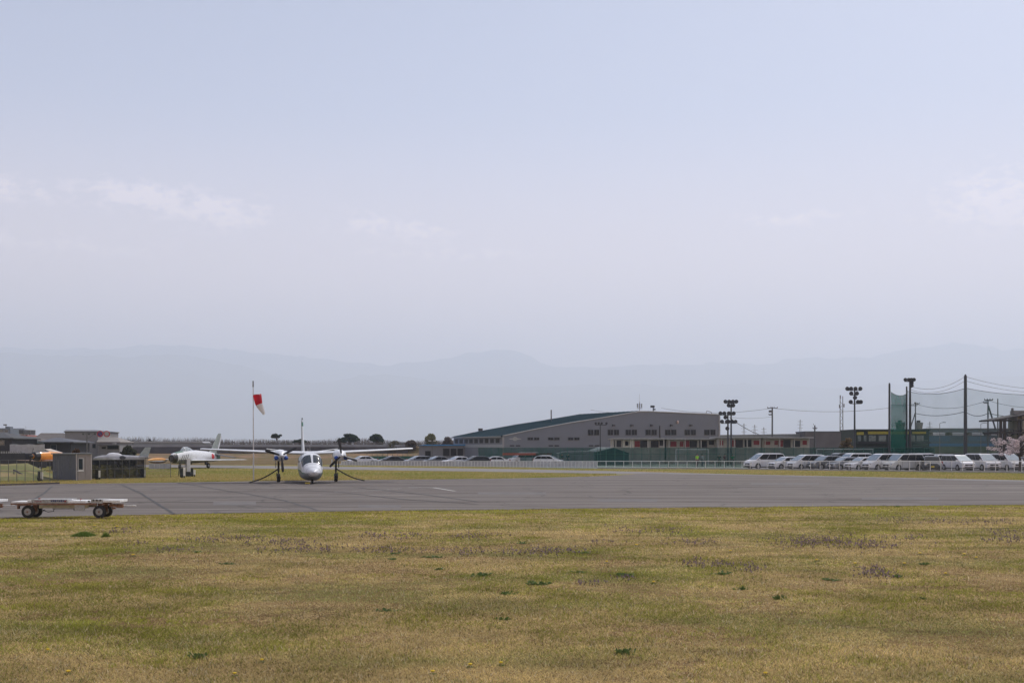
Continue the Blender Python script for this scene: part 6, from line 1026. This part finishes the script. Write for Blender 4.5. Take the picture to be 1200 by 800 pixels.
cars = [('van', 'leftmost big white van of the fence row, long dark side window', 896, 137.2, -160, cw), ('hatch', 'white hatchback second in the row, against the leftmost big van', 921, 135, -157, cw), ('mini', 'white people carrier third from the left in the row', 945, 133.3, -157, cw),
        ('suv', 'dark grey crossover between white cars, fourth in the row', 968, 131.6, -157, cg_), ('hatch', 'low silver hatchback fifth in the row, right of the dark crossover', 990, 130.3, -157, cs_), ('hatch', 'low white hatchback sixth in the row, left of the tall vans', 1011, 129, -157, cw), ('van', 'tall white van seventh in the row, left of the net poles', 1034, 128, -156, cw),
        ('van', 'tall white van eighth in the row, under the dense green net', 1058, 126.9, -155, cp_), ('sedan', 'white sedan with its bonnet showing left of the black van', 1080, 129.2, -155, cw), ('suv', 'black boxy car with dark windows beside the white sedan bonnet', 1092, 124.8, -108, ck, plate_y), ('mini', 'white people carrier facing right, left one of the trio near the cherry', 1122, 129.2, -80, cw),
        ('van', 'white van facing right, middle of the trio near the cherry', 1150.5, 129.2, -80, cw), ('van', 'white van half under the cherry blossom, facing right', 1179.5, 129.2, -80, cw), ('hatch', 'silver car cut by the right picture edge beside the cherry trunk', 1206, 129.5, -85, cs_),
        ('hatch', 'small white car roof showing behind the second and third cars', 943, 142, -157, cw), ('van', 'white van in the back row above the dark grey crossover', 1000, 139, -157, cw), ('van', 'black van in the back row above the low hatchbacks', 984, 141, -157, ck), ('van', 'white van in the back row between the two tall front vans', 1073, 135.2, -156, cw), ('mini', 'white people carrier in the back row behind the black boxy car', 1100, 137.5, -156, cw),
        ('suv', 'dark grey car behind the sixth low white hatchback in the back row', 1026, 136.6, -157, cg_)]
for c in cars: car(c[0], c[1], c[2], c[3], c[4], c[5], GR if c[3] < 134 or c[2] < 930 else 'cars of the back parking row', c[6] if len(c) > 6 else None)
G2 = 'cars along the pale picket fence'
mid = [('hatch', 'white wagon with nose to the right at the end of the picket fence cars', 643, 162, -18, cw), ('van', 'white roofed dark windowed van left of the white wagon', 614, 168, -160, cw), ('mini', 'dark van squeezed between the white roofed van and the white wagon', 631, 170, -160, ck), ('sedan', 'low white car left of the white roofed van, below the banner', 578, 166, -165, cw),
       ('sedan', 'dark low car left of the tip of the wing', 458, 170, -150, ck), ('sedan', 'white low car first right of the right hand propeller', 424, 174, -150, cw), ('hatch', 'pale car below the tip of the plane wing', 490, 168, -150, cs_), ('sedan', 'dark car in front of the window of the blue roofed shed', 512, 166.5, -150, cg_),
       ('sedan', 'white car in front of the right end of the blue roofed shed', 536, 164, -150, cw), ('hatch', 'black car at the foot of the left end of the hangar', 557, 162, -150, ck)]
for c in mid:
    o_ = car(c[0], c[1], c[2], c[3], c[4], c[5], G2, z=.016)
    if c[2] < 600: o_.scale = (1, .95, .92)
skin = mat('skin', (.42, .26, .19), .6); hairm = mat('dark_hair', (.02, .017, .015), .7)
def skinned(name, verts, edges, rad, m, parent, sub=1):
    me = bpy.data.meshes.new(name); me.from_pydata(verts, edges, []); me.update(); o = bpy.data.objects.new(name, me); COL.objects.link(o); me.materials.append(m)
    if parent: o.parent = parent
    md = o.modifiers.new('skin', 'SKIN'); md.use_smooth_shade = True
    for i, r_ in enumerate(rad): me.skin_vertices[0].data[i].radius = (r_, r_)
    me.skin_vertices[0].data[0].use_root = True; s_ = o.modifiers.new('sub', 'SUBSURF'); s_.levels = sub; s_.render_levels = sub; return o
def person(label, px, D, shirt, trouser, rz=0, stride=.12, lift=0.0):
    V = [(0, 0, .95), (0, 0, 1.12), (0, 0, 1.38), (0, 0, 1.50), (0, -.01, 1.60), (0, -.01, 1.70), (-.19, 0, 1.40), (-.24, .02 - lift * .1, 1.14), (-.25, -.08 - lift * .2, .90 + lift * .3), (-.25, -.11 - lift * .25, .80 + lift * .35), (.19, 0, 1.40), (.24, .04, 1.14), (.25, -.06, .90), (.25, -.09, .80),
         (-.10, 0, .86), (-.11, -stride, .48), (-.12, -stride * .6, .08), (-.12, -stride * .6 - .14, .04), (.10, 0, .86), (.11, stride * .6, .48), (.12, stride * 1.4, .08), (.12, stride * 1.4 - .14, .04)]
    E = [(0, 1), (1, 2), (2, 3), (3, 4), (4, 5), (2, 6), (6, 7), (7, 8), (8, 9), (2, 10), (10, 11), (11, 12), (12, 13), (0, 14), (14, 15), (15, 16), (16, 17), (0, 18), (18, 19), (19, 20), (20, 21)]
    rad = [.14, .13, .15, .055, .095, .085, .065, .048, .035, .03, .065, .048, .035, .03, .09, .062, .042, .035, .09, .062, .042, .035]
    t = thing('person', label, 'person', (X(px, D), D, .018), rz); b = skinned('body', V, E, rad, skin, t)
    ti = [0, 1, 2, 6, 7, 10, 11]; skinned('shirt', [V[i] for i in ti], [(0, 1), (1, 2), (2, 3), (3, 4), (2, 5), (5, 6)], [.165, .155, .17, .085, .065, .085, .065], shirt, t); li = [0, 14, 15, 16, 18, 19, 20]
    skinned('trousers', [V[i] for i in li], [(0, 1), (1, 2), (2, 3), (0, 4), (4, 5), (5, 6)], [.155, .11, .08, .06, .11, .08, .06], trouser, t)
    for s_ in (-1, 1): part('shoe', black, t, lambda b: b.box((s_ * .12, (-stride * .6 if s_ < 0 else stride * 1.4) - .07, .04), (.10, .27, .08)), bevel=.02)
    part('hair', hairm, t, lambda b: b.ball((0, .015, 1.69), (.105, .115, .10), 10, 7), smooth=True); part('nose', skin, t, lambda b: b.cyl((0, -.09, 1.645), (0, -.125, 1.615), .012, .018, 6)); part('eye', hairm, t, lambda b: b.ball((-.035, -.098, 1.655), .011, 6, 5)); part('eye', hairm, t, lambda b: b.ball((.035, -.098, 1.655), .011, 6, 5))
    return t
lime = mat('lime_shirt', (.28, .62, .04), .7); dkc = mat('dark_cloth', (.03, .03, .035), .9); redc = mat('maroon_cloth', (.20, .03, .04), .9); blc = mat('blue_cloth', (.06, .09, .16), .9); whc = mat('white_cloth', (.6, .6, .6), .9)
person('person in a lime green top walking on the court', 817, 152, lime, dkc, .4, .14); person('person in dark clothes left of the one in maroon', 843, 153, dkc, dkc, -.3, .1); person('person in a maroon top by the floodlight masts', 849.5, 154, redc, dkc, .6, .1); person('person in a green top at the foot of the floodlight masts', 858.5, 153.5, mat('green_cloth', (.05, .22, .08), .9), dkc, 0, .08)
person('person in dark clothes just right of the white wagon', 658.5, 166, dkc, dkc, .2, .1); person('person in black standing right of the other dark dressed one by the wagon', 665.5, 165, dkc, blc, -.5, .05); person('person in a pale top on the court beside the lime green one', 823, 153, whc, blc, 1.2, .1)
